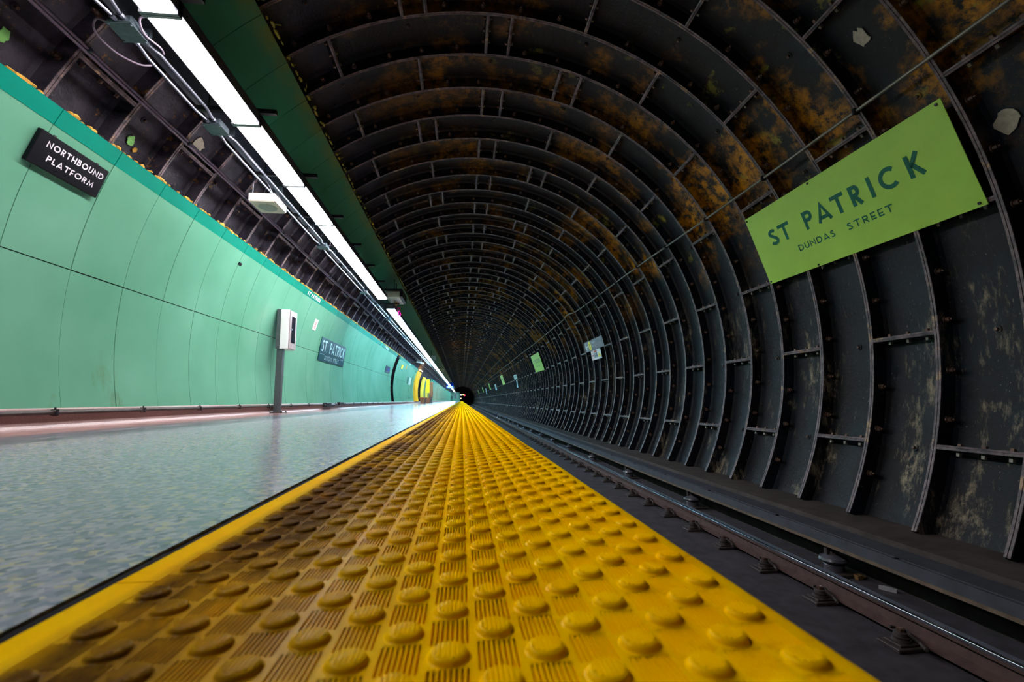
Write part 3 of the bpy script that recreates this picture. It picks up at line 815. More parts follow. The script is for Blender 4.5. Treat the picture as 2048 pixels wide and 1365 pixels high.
# ------------------------------------------------------------------ lettering
def arc(cx, cy, rx, ry, a0, a1, n=14):
    return [(cx+rx*math.cos(math.radians(a0+(a1-a0)*i/n)), cy+ry*math.sin(math.radians(a0+(a1-a0)*i/n))) for i in range(n+1)]
def stroke_glyph(ch, w, s):
    # strokes in a box w wide and 1 high; s = stroke width
    h = s/2; k = []
    if ch == 'T': k = [[(0, 1-h), (w, 1-h)], [(w/2, 0), (w/2, 1-s*.5)]]
    elif ch == 'I': k = [[(w/2, 0), (w/2, 1)]]
    elif ch == 'P': k = [[(h, 0), (h, 1-h), (w*.55, 1-h)] , arc(w*.55, .70, w*.45-h, .30-h, 90, -90) + [(h, .40+h)]]
    elif ch == 'R': k = [[(h, 0), (h, 1-h), (w*.52, 1-h)], arc(w*.52, .70, w*.42-h, .30-h, 90, -90) + [(h, .40+h)], [(w*.42, .44), (w-h*1.1, 0)]]
    elif ch == 'B': k = [[(h, 0), (h, 1), ], [(h, 1-h), (w*.5, 1-h)] + arc(w*.5, .74, w*.40-h, .26-h, 90, -90) + [(h, .48+h)], [(h, .48+h), (w*.55, .48+h)] + arc(w*.55, .26+h*.5, w*.45-h, .26-h*.5, 90, -90) + [(h, h)]]
    elif ch == 'A': k = [[(h, 0), (w/2, 1-h*.6), (w-h, 0)], [(w*.2, .24), (w*.8, .24)]]
    elif ch == 'M': k = [[(h, 0), (w*.2, 1-h), (w*.5, .12), (w*.8, 1-h), (w-h, 0)]]
    elif ch == 'N': k = [[(h, 0), (h, 1-h), (w-h, h), (w-h, 1)]]
    elif ch == 'C': k = [arc(w*.56, .5, w*.56-h, .5-h, 48, 312, 24)]
    elif ch == 'O': k = [arc(w/2, .5, w/2-h, .5-h, 0, 360, 28)]
    elif ch == 'D': k = [[(h, h), (h, 1-h), (w*.42, 1-h)] + arc(w*.42, .5, w*.58-h, .5-h, 90, -90, 18)[1:] + [(h, h)], [(h, 0), (h, 1)]]
    elif ch == 'K': k = [[(h, 0), (h, 1)], [(w-h*1.2, 1), (h*1.6, .46)], [(w*.30, .60), (w-h, 0)]]
    elif ch == 'S': k = [arc(w*.5, .745, w*.46-h, .255-h, 25, 200, 12) + [(w*.5, .52), ] + arc(w*.5, .27, w*.5-h, .27-h, 50, -155, 14)]
    elif ch == 'U': k = [[(h, 1), (h, .38)] + arc(w/2, .38, w/2-h, .38-h, 180, 360, 14) + [(w-h, 1)]]
    elif ch == 'E': k = [[(w, 1-h), (h, 1-h), (h, h), (w, h)], [(h, .42), (w*.88, .42)]]
    elif ch == 'F': k = [[(w, 1-h), (h, 1-h), (h, 0)], [(h, .42), (w*.86, .42)]]
    elif ch == 'L': k = [[(h, 1), (h, h), (w, h)]]
    elif ch == 'H': k = [[(h, 0), (h, 1)], [(w-h, 0), (w-h, 1)], [(h, .42), (w-h, .42)]]
    elif ch == '.': k = [[(0, h), (s, h)]]
    return k
WID = {'T': .72, 'I': .2, 'P': .58, 'R': .62, 'A': .86, 'M': .98, 'N': .80, 'C': .78, 'O': .98, 'D': .80, 'K': .66, 'S': .58, 'U': .70, 'E': .52, 'F': .50, 'L': .46, 'H': .74, 'B': .62, '.': .16, ' ': .42}
def stroke_mesh(m, O, U, V, N, poly, s, scale_u, scale_v, u0, v0, mat=0):
    pts = [(u0+p[0]*scale_u, v0+p[1]*scale_v) for p in poly]
    w = s/2; L = []; Rr = []
    closed = len(pts) > 3 and math.hypot(pts[0][0]-pts[-1][0], pts[0][1]-pts[-1][1]) < 1e-6
    n = len(pts)
    for i in range(n):
        if closed: a, b, c = pts[(i-1) % (n-1)], pts[i % (n-1)], pts[(i+1) % (n-1)]
        else: a, b, c = pts[max(i-1, 0)], pts[i], pts[min(i+1, n-1)]
        d1 = (b[0]-a[0], b[1]-a[1]); d2 = (c[0]-b[0], c[1]-b[1])
        l1 = math.hypot(*d1); l2 = math.hypot(*d2)
        if l1 < 1e-9: d1, l1 = d2, l2
        if l2 < 1e-9: d2, l2 = d1, l1
        n1 = (-d1[1]/l1, d1[0]/l1); n2 = (-d2[1]/l2, d2[0]/l2)
        mx, my = n1[0]+n2[0], n1[1]+n2[1]; q = mx*mx+my*my
        f = min(2.0/q if q > 1e-6 else 1.0, 2.2)
        L.append((b[0]+mx*f*w, b[1]+my*f*w)); Rr.append((b[0]-mx*f*w, b[1]-my*f*w))
    O, U, V, N = map(Vector, (O, U, V, N)); vs = []
    for a, b in zip(L, Rr):
        vs.append(tuple(O+U*a[0]+V*a[1]+N)); vs.append(tuple(O+U*b[0]+V*b[1]+N))
    m.add(vs, [(2*i, 2*i+1, 2*i+3, 2*i+2) for i in range(n-1)], mat)
def text_fit(m, txt, O, U, V, N, u0, u1, v0, v1, s=.15, space=.22, cond=1.0, mat=0):
    tot = sum(WID[c] for c in txt)*cond + space*(len(txt)-1); hgt = v1-v0
    k = (u1-u0)/tot; u = u0
    for c in txt:
        wdt = WID[c]*cond
        if c != ' ':
            # glyph drawn in a box of aspect (width/height) real units, so strokes stay even
            gw = wdt*k/hgt
            for poly in stroke_glyph(c, gw, s): stroke_mesh(m, O, U, V, N, poly, s*hgt, hgt, hgt, u, v0, mat)
        u += (wdt+space)*k
def text_at(m, items, O, U, V, N, v0, v1, s, mat=0):
    hgt = v1-v0
    for c, a, b in items:
        for poly in stroke_glyph(c, (b-a)/hgt, s): stroke_mesh(m, O, U, V, N, poly, s*hgt, hgt, hgt, a, v0, mat)
def frame_from(TL, TR, BL):
    TL, TR, BL = map(Vector, (TL, TR, BL)); U = (TR-TL); W = U.length; U = U.normalized(); V = (TL-BL); H = V.length; V = V.normalized()
    return BL, U, V, U.cross(V).normalized(), W, H
def panel(name, fr, thick, mats, parent, bev=.004, label=None):
    O, U, V, N, W, H = fr; m = MB(); m.bevbox(0, W, 0, H, -thick, 0, min(bev, thick*.4))
    m.v = [tuple(O+U*a+V*b+N*c) for a, b, c in m.v]
    return obj(name, m, mats, parent, label=label)
def flat(name, fr, polys, mat, parent, lift=.002, label=None):
    O, U, V, N, W, H = fr; m = MB()
    for poly in polys: m.add([tuple(O+U*a+V*b+N*lift) for a, b in poly], [tuple(range(len(poly)))])
    return obj(name, m, mat, parent, label=label)
def rect(a, b, c, d): return [(a, c), (b, c), (b, d), (a, d)]
def disc(cx, cy, rx, ry, n=24): return [(cx+rx*math.cos(2*math.pi*i/n), cy+ry*math.sin(2*math.pi*i/n)) for i in range(n)]
def font_mesh(m, txt, fr, u0, u1, v0, v1, lift=.002, mat=0):
    O, U, V, N, W, H = fr
    cu = bpy.data.curves.new('t', 'FONT'); cu.body = txt; cu.resolution_u = 3; o = bpy.data.objects.new('t', cu); C.objects.link(o)
    dg = bpy.context.evaluated_depsgraph_get(); me = bpy.data.meshes.new_from_object(o.evaluated_get(dg))
    xs = [v.co.x for v in me.vertices]; ys = [v.co.y for v in me.vertices]
    a, b, c, d = min(xs), max(xs), min(ys), max(ys)
    vs = [tuple(O+U*(u0+(v.co.x-a)/(b-a)*(u1-u0))+V*(v0+(v.co.y-c)/(d-c)*(v1-v0))+N*lift) for v in me.vertices]
    m.add(vs, [tuple(p.vertices) for p in me.polygons], mat)
    C.objects.unlink(o); bpy.data.objects.remove(o); bpy.data.curves.remove(cu); bpy.data.meshes.remove(me)

# big lime green station sign
fr = frame_from((3.696-.012, 5.394, 2.503), (3.700-.012, 2.908, 2.490), (3.989-.012, 5.394, 1.647))
def st_patrick_board(fr, label, full=True):
    O, U, V, N, W, H = fr
    t = thing('station_sign', label, 'station sign', tuple(O), 'lime green station signs on the track wall')
    panel('sign_panel', fr, .006, M_sgreen, t, .002)
    m = MB(); lift = N*.002
    items = [('S', .283, .430), ('T', .462, .646), ('P', .857, .990), ('A', 1.030, 1.225), ('T', 1.256, 1.418), ('R', 1.478, 1.600), ('I', 1.690, 1.722), ('C', 1.795, 1.972), ('K', 2.060, 2.200)]
    text_at(m, items, O, U, V, lift, .428, .630, .20)
    obj('name_lettering', m, M_stext, t); m = MB()
    text_fit(m, 'DUNDAS', O, U, V, lift, .652, 1.165, .240, .312, .18, .20)
    text_fit(m, 'STREET', O, U, V, lift, 1.325, 1.825, .239, .311, .18, .24)
    obj('street_lettering', m, M_stext, t)
    if full:
        b = MB()
        for u, v in ((.03, .87), (.03, .03), (W*.44, .88), (W*.33, .02), (W-.04, H-.03), (W-.05, .03)):
            c0 = O+U*u+V*v; b.cyl(c0, c0+N*.008, .012, n=7)
        obj('fixing_screw', b, M_dark, t)
        b = MB()
        for u in (.06, W*.5, W-.08):
            for v in (.06, H-.06):
                c0 = O+U*u+V*v; b.cyl(c0-N*.006, c0-N*.05, .012, n=6)
        obj('standoff', b, M_dark, t)
    return t
st_patrick_board(fr, 'large lime green station sign reading ST PATRICK, close to the camera on the track wall')
for y, lab in ((23.1, 'lime green station sign far along the track wall, just beyond the grey direction sign'), (43.1, 'third lime green station sign, a tilted sliver before the pale blue notices'), (63.4, 'fourth station sign, pale sliver on the far track wall'), (83.2, 'fifth station sign, tiny pale sliver on the far track wall'), (104.5, 'sixth station sign, tiniest pale sliver close to the tunnel portal')):
    f2 = frame_from((3.684, y+1.24, 2.503), (3.688, y-1.24, 2.490), (3.977, y+1.24, 1.647)); st_patrick_board(f2, lab, False)
# grey direction sign with notice below
def wall_frame(t_top, t_bot, ya, yb, r=R0-.012):
    # board on the right-hand wall, read from far to near
    return frame_from(P(r, t_top, yb), P(r, t_top, ya), P(r, t_bot, yb))
fr = wall_frame(17.2, 12.4, 12.38, 14.26); O, U, V, N, W, H = fr
t = thing('direction_sign', 'grey direction sign with white arrow and yellow disc on the track wall', 'direction sign', tuple(O))
panel('sign_panel', fr, .01, M_grey, t)
flat('route_disc', fr, [disc(.56, H*.5, .14, .14)], M_ysign, t, label='yellow round route disc')
m = MB(); font_mesh(m, '1', fr, .535, .585, H*.5-.07, H*.5+.07, .004); obj('route_number', m, M_black, t)
m = MB(); lf = N*.003
for poly in ([(.40, H*.5), (.12, H*.5)], [(.24, H*.5+.12), (.11, H*.5), (.24, H*.5-.12)]): stroke_mesh(m, O, U, V, lf, poly, .04, 1, 1, 0, 0)
obj('arrow', m, M_wtext, t); m = MB()
font_mesh(m, 'Vaughan', fr, .76, 1.14, H*.53, H*.53+.11, .003); font_mesh(m, 'Metropolitan Ctr', fr, .76, 1.66, H*.22, H*.22+.10, .003)
obj('lettering', m, M_wtext, t)
fr = wall_frame(12.25, 7.75, 12.80, 13.78, R0-.012); O, U, V, N, W, H = fr
t = thing('warning_notice', 'white safety notice with red symbols and yellow triangle below the grey direction sign', 'notice', tuple(O))
panel('notice_panel', fr, .006, M_white, t, .002)
flat('blue_text_block', fr, [rect(.30*W, .62*W, .06, .72*H)], M_dblue, t, label='dark blue text block')
flat('red_heading', fr, [rect(.30*W, .62*W, .76*H, .95*H)], M_red, t, label='red heading strip')
def ringpoly(cx, cy, r0, r1, n=16):
    return [[(cx+r*math.cos(a), cy+r*math.sin(a)) for r, a in ((r0, 2*math.pi*i/n), (r1, 2*math.pi*i/n), (r1, 2*math.pi*(i+1)/n), (r0, 2*math.pi*(i+1)/n))] for i in range(n)]
flat('prohibition_symbol', fr, ringpoly(.15*W, .70*H, .065, .09) + ringpoly(.15*W, .25*H, .065, .09) + [[(.09*W, .74*H), (.10*W, .77*H), (.21*W, .66*H), (.20*W, .63*H)], [(.09*W, .29*H), (.10*W, .32*H), (.21*W, .21*H), (.20*W, .18*H)]], M_red, t, label='two red prohibition rings')
flat('warning_triangle', fr, [[(.67*W, .20*H), (.97*W, .20*H), (.82*W, .72*H)]], M_ysign, t, label='yellow warning triangle')
flat('triangle_bolt', fr, [[(.81*W, .28*H), (.85*W, .44*H), (.80*W, .42*H), (.83*W, .60*H), (.79*W, .38*H), (.83*W, .40*H)]], M_black, t, lift=.004)
# text rows in the block
m = MB()
for i in range(5): m.add([tuple(O+U*a+V*b+N*.004) for a, b in rect(.33*W, (.58 if i % 2 else .52)*W, (.14+.12*i)*H, (.18+.12*i)*H)], [(0,1,2,3)])
obj('text_rows', m, M_wtext, t)
# pale notices further along the track wall
for tt, tb, ya, yb, lab in ((18.0, 12.8, 32.6, 34.4, 'pale blue square notice on the track wall before the third lime sign'), (11.6, 3.4, 32.9, 33.5, 'narrow pale strip hanging below the pale blue square notice'),
                            (18.1, 7.6, 52.4, 54.6, 'pale blue sliver notice between the third and fourth lime signs'), (19.0, 4.0, 73.2, 75.2, 'tall thin pale notice close to the far portal')):
    fr = wall_frame(tt, tb, ya, yb); O, U, V, N, W, H = fr
    t = thing('wall_notice', lab, 'notice', tuple(O), 'pale notices on the track wall')
    panel('notice_panel', fr, .008, M_paleblue, t, .003)
    flat('notice_print', fr, [rect(.15*W, .85*W, .62*H, .70*H), rect(.15*W, .7*W, .45*H, .52*H)], M_teal, t)

# signs on the green wall
def left_frame(t_top, t_bot, y0, y1, r):
    return frame_from(P(r, t_top, y0), P(r, t_top, y1), P(r, t_bot, y0))
fr = left_frame(158.95, 163.04, 3.418, 4.053, 3.565); O, U, V, N, W, H = fr
t = thing('platform_sign', 'black sign reading NORTHBOUND PLATFORM on the green wall under the dark band', 'platform sign', tuple(O))
panel('sign_panel', fr, .035, M_black, t, .004)
m = MB(); lf = N*.0015
text_fit(m, 'NORTHBOUND', O, U, V, lf, .077, .603, .156, .205, .20, .19)
text_fit(m, 'PLATFORM', O, U, V, lf, .122, .555, .060, .107, .20, .19)
obj('lettering', m, M_wtext, t)
b = MB()
for u in (.12, .52): 
    c0 = O+U*u+V*H-N*.015; b.box(c0.x-.004, c0.x+.004, c0.y-.012, c0.y+.012, c0.z-.002, c0.z+.010)
obj('hanger_clip', b, M_dark, t)
fr = left_frame(167.2, 175.93, 10.80, 13.02, 3.585); O, U, V, N, W, H = fr
t = thing('name_sign', 'dark teal sign reading ST. PATRICK DUNDAS STREET on the green wall beyond the post', 'station sign', tuple(O))
panel('sign_panel', fr, .012, M_teal, t)
m = MB(); lf = N*.002
text_fit(m, 'ST. PATRICK', O, U, V, lf, .10, 2.12, .225, .488, .15, .14, .8)
obj('name_lettering', m, M_pale, t); m = MB()
text_fit(m, 'DUNDAS STREET', O, U, V, lf, .45, 1.70, .045, .150, .12, .17, .8)
for a, b_ in ((.08, .38), (1.78, 2.12)): stroke_mesh(m, O, U, V, lf, [(a, .165), (b_, .165)], .008, 1, 1, 0, 0)
obj('street_lettering', m, M_pale, t)
fr = left_frame(162.6, 166.4, 10.03, 10.24, 3.588)
t = thing('info_plate', 'small white upright plate with red symbol on the green wall above the teal sign', 'info plate', tuple(fr[0]))
panel('plate', fr, .008, M_white, t, .002)
W, H = fr[4], fr[5]
flat('red_symbol', fr, ringpoly(W*.5, H*.36, .035, .052) + [rect(W*.35, W*.65, H*.58, H*.64), rect(W*.30, W*.62, H*.68, H*.74), rect(W*.4, W*.6, H*.30, H*.42)], M_red, t)
m = MB(); fr = left_frame(159.9, 160.55, 6.49, 6.57, 3.59); panel_ = None
t = thing('wall_tag', 'tiny black square tag on the green wall near the dark band', 'wall tag', tuple(fr[0])); panel('tag_plate', fr, .008, M_black, t, .002)
# white station name repeated along the dark band
for k, (ya, yb) in enumerate(((9.09, 9.89), (18.15, 19.08), (26.6, 27.5))):
    fr = left_frame(156.02, 157.28, ya, yb, RP-.004); O, U, V, N, W, H = fr
    m = MB(); text_fit(m, 'ST PATRICK', O, U, V, N*.002, 0, W, .05*H, .95*H, .24, .13, .8)
    t = thing('band_lettering', ('nearest white ST PATRICK lettering on the dark green band, above the post', 'second small white ST PATRICK lettering on the dark green band', 'third tiny white lettering on the dark green band, past the dark gap')[k], 'lettering', tuple(O), 'names on the dark green band')
    obj('lettering', m, M_wtext, t)
fr = left_frame(166.85, 171.4, 19.82, 21.0, 3.585)
t = thing('blue_sign', 'small dark blue sign with bright mark just before the dark arched gap', 'sign', tuple(fr[0])); panel('sign_panel', fr, .03, M_dblue, t)
W, H = fr[4], fr[5]; flat('white_mark', fr, [rect(W*.52, W*.80, H*.52, H*.60), rect(W*.60, W*.70, H*.36, H*.76), rect(W*.45, W*.56, H*.3, H*.38)], M_blue, t)
flat('grey_footer', fr, [rect(.02, W*.72, .02, H*.22)], M_grey, t)
fr = left_frame(167.7, 175.0, 27.55, 29.8, 3.58)
t = thing('green_sign', 'two-tone green sign on the wall before the yellow opening', 'sign', tuple(fr[0])); panel('sign_panel', fr, .03, M_grille, t)
W, H = fr[4], fr[5]; flat('dark_half', fr, [rect(.02, W*.42, .02, H-.02)], M_stext, t, label='dark green left half')
fr = left_frame(160.8, 164.0, 24.2, 24.75, 3.585)
t = thing('yellow_notice', 'small yellow notice high on the wall beyond the dark arched gap', 'notice', tuple(fr[0])); panel('notice_panel', fr, .01, M_ysign, t, .003)
fr = left_frame(159.6, 162.3, 26.0, 26.2, 3.585)
t = thing('orange_notice', 'narrow orange notice right of the small yellow notice', 'notice', tuple(fr[0])); panel('notice_panel', fr, .01, M_orange, t, .003)

# ------------------------------------------------------------------ extinguisher cabinet on its post
t = thing('extinguisher_cabinet', 'white cabinet with narrow window on a grey steel post standing on the platform', 'cabinet', (-3.09, 8.2, 0))
b = MB(); b.box(-3.21, -2.975, 8.10, 8.34, 0, .012)
for x in (-3.19, -2.995):
    for y in (8.125, 8.315): b.cyl((x, y, .012), (x, y, .034), .012, n=6)
obj('base_plate', b, M_dark, t)
b = MB(); b.bevbox(-3.142, -3.046, 8.155, 8.255, .012, 1.10, .004); obj('post', b, M_post, t)
b = MB(); b.bevbox(-3.155, -3.092, 8.13, 8.47, 1.085, 1.775, .004); obj('back_box', b, M_post, t)
body = MB(); body.bevbox(-3.091, -2.955, 8.13, 8.47, 1.085, 1.765, .006); cabo = obj('cabinet_body', body, M_white, t)
b = MB(); b.bevbox(-2.954, -2.938, 8.14, 8.46, 1.095, 1.755, .004); door = obj('door', b, M_doorm, t)
b = MB(); b.box(-2.938, -2.934, 8.215, 8.385, 1.20, 1.66); sub('window', b, M_glass, door, t).location = (0, 0, 0)
b = MB(); b.lathe((-2.938, 8.175, 1.42), (1,0,0), [(.012, 0), (.012, .012), (.018, .016), (.016, .028)], 10); sub('handle', b, M_steel, door, t, smooth=True).location = (0, 0, 0)

# ------------------------------------------------------------------ hanging speaker and equipment box
t = thing('hanging_speaker', 'white square loudspeaker hanging on thin wires under the conduits', 'speaker', (-2.22, 5.28, 2.40))
b = MB(); b.bevbox(-2.36, -2.08, 5.107, 5.45, 2.40, 2.49, .006); obj('housing', b, M_white, t)
b = MB(); b.bevbox(-2.355, -2.085, 5.112, 5.445, 2.394, 2.401, .002); obj('baffle', b, M_offw, t)
b = MB(); b.lathe((-2.22, 5.28, 2.394), (0,0,-1), [(.098, 0), (.098, .003), (.09, .005)], 28); obj('grille', b, M_grille, t)
b = MB()
for x, y in ((-2.33, 5.14), (-2.11, 5.14), (-2.33, 5.42), (-2.11, 5.42)): b.tube([(x, y, 2.49), (x*.5+(-2.325 if x < -2.2 else -2.235)*.5, y, 2.61), (-2.325 if x < -2.2 else -2.235, y+.02, 2.704 if x < -2.2 else 2.728)], .0028, 5)
obj('hanging_wire', b, M_steel, t)
t = thing('equipment_box', 'white equipment box with dark top under the green ceiling panels, between two runs of lights', 'equipment box', (-1.86, 12.8, 2.95))
b = MB(); b.bevbox(-2.04, -1.67, 12.30, 13.26, 2.95, 3.115, .008); obj('box_body', b, M_offw, t)
b = MB(); b.bevbox(-2.08, -1.60, 12.27, 13.30, 3.118, 3.175, .004); b.bevbox(-1.665, -1.60, 12.3, 13.26, 2.97, 3.118, .004)
for y in (12.6, 13.0): b.cyl((-1.86, y, 3.175), (-1.86, y, 3.52), .012, n=6)
obj('mounting_frame', b, M_dark, t)
b = MB(); b.lathe((-1.92, 12.66, 2.95), (0,0,-1), [(.055, 0), (.055, .05), (.045, .085), (.0, .09)], 16); obj('lens_dome', b, M_white, t, smooth=True)
b = MB(); b.obox((-1.86, 12.75, 2.90), (.05, .05, .01), (-.03, .32, -.02), (0, 0, .006)); obj('loose_tag', b, M_foam, t)
m = MB()
for k in range(6):
    a = -1.93+.03*k; m.tube([(a, 13.15+.02*k, 2.86), (a+.02*math.sin(k*2), 13.2, 2.78), (a-.03*math.cos(k*3), 13.22+.02*k, 2.66), (a+.02, 13.24, 2.58+.02*(k % 3))], .012, 5)
obj('ribbon', m, M_pinkr, label='bright magenta ribbon dangling at the start of the second run of lights', cat='ribbon')

# bits stuck on the liner above the green wall
def leaf(th, y, w, h, mat, name, label, cat):
    m = MB(); r = R0+D-.008; n = 15
    vs = [P(r, th+random.uniform(.55, 1.15)*h*math.sin(2*math.pi*i/n), y+random.uniform(.55, 1.15)*w*math.cos(2*math.pi*i/n)) for i in range(n)]
    vs2 = [(TX+(a-TX)*.9985, b, TZ+(c-TZ)*.9985) for a, b, c in vs]
    m.add(vs+vs2, [tuple(range(n, 2*n))] + [(i, (i+1)%n, n+(i+1)%n, n+i) for i in range(n)])
    return obj(name, m, mat, label=label, cat=cat)
leaf(152.7, 4.44, .05, .9, M_leaf, 'paper_scrap', 'torn pale green scrap stuck to the iron liner above the band', 'scrap')
leaf(153.35, 4.53, .03, .4, M_foam, 'foam_scrap', 'small orange foam lump below the torn green scrap', 'scrap')
leaf(146.4, 5.12, .12, 1.4, M_plaster, 'plaster_patch', 'round pale plaster patch on the liner beside the cables', 'patch')
leaf(20.0, 2.72, .10, 1.5, M_plaster, 'plaster_patch', 'pale plaster lump on the wall right of the lime sign', 'patch')
leaf(37.6, 3.22, .07, 1.5, M_plaster, 'plaster_patch', 'pale plaster streak on the liner high above the lime sign', 'patch')
leaf(152.3, 3.19, .05, 1.0, M_leaf, 'paper_scrap', 'torn green scrap at the left frame edge above the band', 'scrap')

# ------------------------------------------------------------------ yellow opening, benches and far platform
m = MB(); m.curved(3.55, 3.62, 191.4, 157.5, 32.05, 34.7, 14); obj('wall_left.001', m, M_orange, kind='structure', smooth=True)
m = MB(); m.box(-4.6, -3.25, 34.6, 34.75, 0, 2.45); m.box(-4.6, -4.5, 34.6, 46.2, 0, 2.45); m.box(-4.6, -3.25, 46.0, 46.2, 0, 2.45); m.box(-4.6, -3.2, 34.6, 46.2, -.05, 0.0); m.box(-4.6, -3.3, 34.6, 46.2, 2.45, 2.5)
obj('wall_left.002', m, M_orange, kind='structure')
m = MB()
for y0, y1 in ((37.2, 39.3), (42.2, 43.8)): m.curved(3.50, 3.60, 191.4, 160.0, y0, y1, 12)
obj('column', m, M_lemon, kind='structure', smooth=True)
m = MB(); m.curved(3.53, 3.60, 191.4, 164.0, 40.0, 41.2, 10); obj('wall_left.003', m, M_green, kind='structure', smooth=True)
t = thing('passage_lamp', 'warm lamp in the yellow passage opening', 'lamp', (-3.7, 40.5, 2.42))
b = MB(); b.box(-4.1, -3.4, 35.5, 45.5, 2.40, 2.44); obj('lamp_housing', b, M_white, t)
b = MB(); b.box(-4.05, -3.45, 35.6, 45.4, 2.385, 2.40); obj('lamp_diffuser', b, emit('warm_diffuser', (1, .68, .22, 1), 16.0), t)
t = thing('added_rib_lamp', 'added warm orange lamp lighting the iron ribs above the yellow opening', 'lamp', (-2.95, 34.2, 2.42))  # unseen fitting, added to throw orange light on the ribs
b = MB(); b.bevbox(-3.02, -2.92, 33.2, 35.2, 2.33, 2.37, .01); obj('lamp_housing', b, M_dark, t)
b = MB(); b.box(-3.015, -2.925, 33.22, 35.18, 2.371, 2.385); obj('lamp_diffuser', b, emit('orange_diffuser', (1, .55, .10, 1), 22.0), t)
def bench(y, label):
    t = thing('bench', label, 'bench', (-2.6, y+.17, 0), 'low brown benches')
    b = MB(); x0, x1 = -2.74, -2.42
    b.add([(x0+.05,y+.03,0),(x1-.05,y+.03,0),(x1-.05,y+1.4,0),(x0+.05,y+1.4,0),(x0,y,.32),(x1,y,.32),(x1,y+1.43,.32),(x0,y+1.43,.32)], [(0,3,2,1),(0,1,5,4),(1,2,6,5),(2,3,7,6),(3,0,4,7)])
    obj('bench_base', b, M_brown, t)
    b = MB(); b.bevbox(x0-.04, x1+.04, y-.03, y+1.46, .32, .41, .01); obj('seat', b, M_redbrown, t, label='red-brown seat slab')
    return t
bench(31.0, 'nearer low brown bench with red-brown top in front of the yellow opening'); bench(36.0, 'farther low brown bench with red-brown top in front of the yellow opening')
fr = frame_from((-2.98, 39.6, 2.0), (-2.70, 39.6, 2.0), (-2.98, 39.6, .85)); t = thing('yellow_banner', 'tall bright yellow upright banner between the yellow columns', 'banner', (-2.84, 39.6, 0))
panel('banner_panel', fr, .02, M_ysign, t)
b = MB(); b.cyl((-2.84, 39.62, 0), (-2.84, 39.62, .85), .02, n=8); b.cyl((-2.84, 39.62, 0), (-2.84, 39.62, .02), .14, n=14); obj('stand', b, M_post, t)
t = thing('vending_cabinet', 'dark brown upright cabinet beyond the benches', 'cabinet', (-2.9, 44.7, 0))
b = MB(); b.bevbox(-3.05, -2.75, 44.3, 45.1, .55, 1.95, .01); obj('cabinet_body', b, M_brown, t); b = MB(); b.box(-3.0, -2.8, 44.35, 45.05, 0, .55); obj('plinth', b, M_post, t)
# white camera and floodlight over the opening
t = thing('surveillance_camera', 'white tubular camera on a bracket above the yellow opening', 'camera', (-2.79, 30, 2.88))
b = MB(); b.cyl((-2.92, 29.85, 2.72), (-2.60, 30.1, 2.69), .085, n=14); obj('camera_body', b, M_white, t, smooth=True)
b = MB(); b.cyl((-2.60, 30.06, 2.75), (-2.56, 30.06, 3.05), .025, n=8); b.bevbox(-2.66, -2.46, 29.98, 30.14, 2.55, 2.64, .01); obj('bracket', b, M_white, t)
t = thing('hanging_monitor', 'white box-shaped unit hanging over the lights beyond the camera', 'monitor', (-2.0, 30, 2.9))
b = MB(); b.bevbox(-2.25, -1.72, 30.6, 30.9, 2.86, 3.16, .02); obj('unit_body', b, M_white, t); b = MB(); b.cyl((-2.0, 30.75, 3.16), (-2.0, 30.75, 3.5), .02, n=8); obj('drop_rod', b, M_post, t)
t = thing('wall_lamp', 'second white unit under the ceiling edge past the yellow opening', 'lamp', (-2.1, 46, 3.0))
b = MB(); b.bevbox(-2.4, -1.75, 46, 46.4, 3.05, 3.35, .03); obj('unit_body', b, M_white, t); b = MB(); b.cyl((-2.1, 46.2, 3.35), (-2.1, 46.2, 3.7), .02, n=8); obj('drop_rod', b, M_post, t)
# blue hanging sign
fr = frame_from((-2.62, 80, 3.30), (-1.36, 80, 3.30), (-2.62, 80, 2.30)); O, U, V, N, W, H = fr
t = thing('hanging_sign', 'bright blue sign with white text hanging over the far platform', 'hanging sign', (-2.0, 80, 2.3)); panel('sign_panel', fr, .08, M_blue, t)
flat('white_text', fr, [rect(.1*W, .5*W, .70*H, .84*H), rect(.30*W, .55*W, .48*H, .58*H), rect(.08*W, .92*W, .18*H, .28*H)], M_wtext, t)
b = MB()
for x in (-2.5, -1.5): b.cyl((x, 80.04, 3.3), (x, 80.04, 3.9), .025, n=6)
obj('drop_rod', b, M_dark, t)
# end wall of the platform
m = MB(); m.box(-3.6, -.55, 140.0, 140.3, -.02, 2.85); obj('wall_back.001', m, M_green, kind='structure')
fr = frame_from((-2.1, 139.97, 2.3), (-1.55, 139.97, 2.3), (-2.1, 139.97, .9)); t = thing('poster', 'purple-grey poster on the end wall behind the standing person', 'poster', (-1.8, 139.98, .9)); panel('poster_panel', fr, .015, M_purple, t)
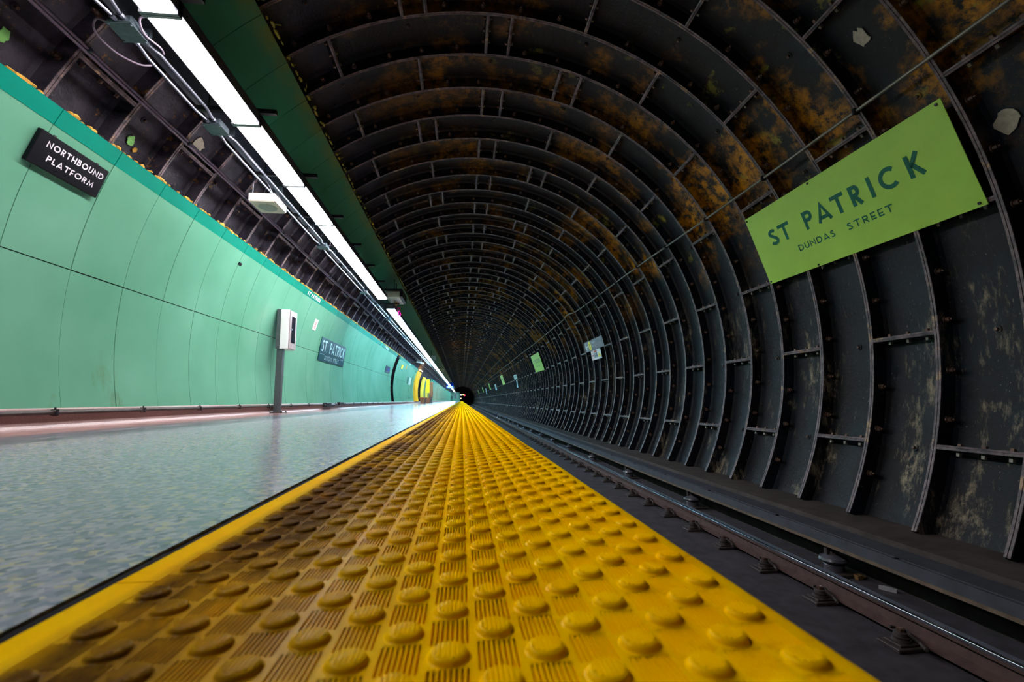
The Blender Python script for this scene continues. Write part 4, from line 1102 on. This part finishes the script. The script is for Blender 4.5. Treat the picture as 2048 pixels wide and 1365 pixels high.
# person in dark clothes
t = thing('person', 'person in dark clothes standing far away at the end of the platform', 'person', (-2.72, 132, 0))
J = [(0,0,.95), (0,0,1.15), (0,.01,1.38), (0,.01,1.50), (0,-.01,1.60), (0,-.02,1.72),
     (.10,0,.88), (.12,-.02,.48), (.13,.02,.07), (.13,-.12,.03), (-.10,0,.88), (-.12,.02,.48), (-.14,.06,.07), (-.14,-.08,.03),
     (.19,.01,1.42), (.25,.02,1.14), (.24,-.08,.90), (.24,-.11,.80), (-.19,.01,1.42), (-.26,.0,1.14), (-.25,-.10,.90), (-.25,-.13,.80)]
Ed = [(0,1),(1,2),(2,3),(3,4),(4,5),(0,6),(6,7),(7,8),(8,9),(0,10),(10,11),(11,12),(12,13),(2,14),(14,15),(15,16),(16,17),(2,18),(18,19),(19,20),(20,21)]
Rad = [.15,.14,.16,.06,.09,.08,.10,.07,.05,.04,.10,.07,.05,.04,.075,.055,.042,.04,.075,.055,.042,.04]
me = bpy.data.meshes.new('body'); me.from_pydata(J, Ed, []); bo = bpy.data.objects.new('body', me); C.objects.link(bo); bo.parent = t
me.materials.append(M_cloth)
bo.modifiers.new('skin', 'SKIN'); 
for v, r in zip(me.skin_vertices[0].data, Rad): v.radius = (r, r*.8)
me.skin_vertices[0].data[0].use_root = True
sb = bo.modifiers.new('sub', 'SUBSURF'); sb.levels = 1; sb.render_levels = 1
b = MB(); b.blob((-2.72, 132.0, 1.70), .095, .11, .11, 10, 6, jit=.05); obj('hair', b, M_black, t, smooth=True)
b = MB(); b.blob((-2.72, 131.94, 1.64), .07, .05, .09, 10, 6, jit=.02); obj('face', b, M_skin, t, smooth=True)
# signals at the tunnel mouth
for x, z, col, nm, lab in ((-.18, 1.95, (1, .95, 1, 1), 'white', 'white signal light left of the tunnel mouth'), (.55, 2.0, (1, .45, .05, 1), 'amber', 'amber signal light inside the tunnel mouth'), (0.98, 1.85, (1, .02, .05, 1), 'red', 'red signal light inside the tunnel mouth'), (-.2, .85, (1, .75, .3, 1), 'yellow', 'dim yellow light low at the end of the platform edge')):
    y = 148.0 if nm != 'yellow' else 146.5; t = thing('signal_light', lab, 'signal', (x, y, BED))
    b = MB(); b.bevbox(x-.2, x+.2, y, y+.25, z-.3, z+.3, .02); b.cyl((x, y+.12, BED), (x, y+.12, z-.3), .05, n=8); obj('signal_case', b, M_dark, t)
    b = MB(); b.lathe((x, y, z), (0,-1,0), [(.17, 0), (.17, .05), (.1, .08)], 14); obj('signal_lens', b, emit('signal_'+nm, col, 5.0 if nm != 'yellow' else 1.2), t)
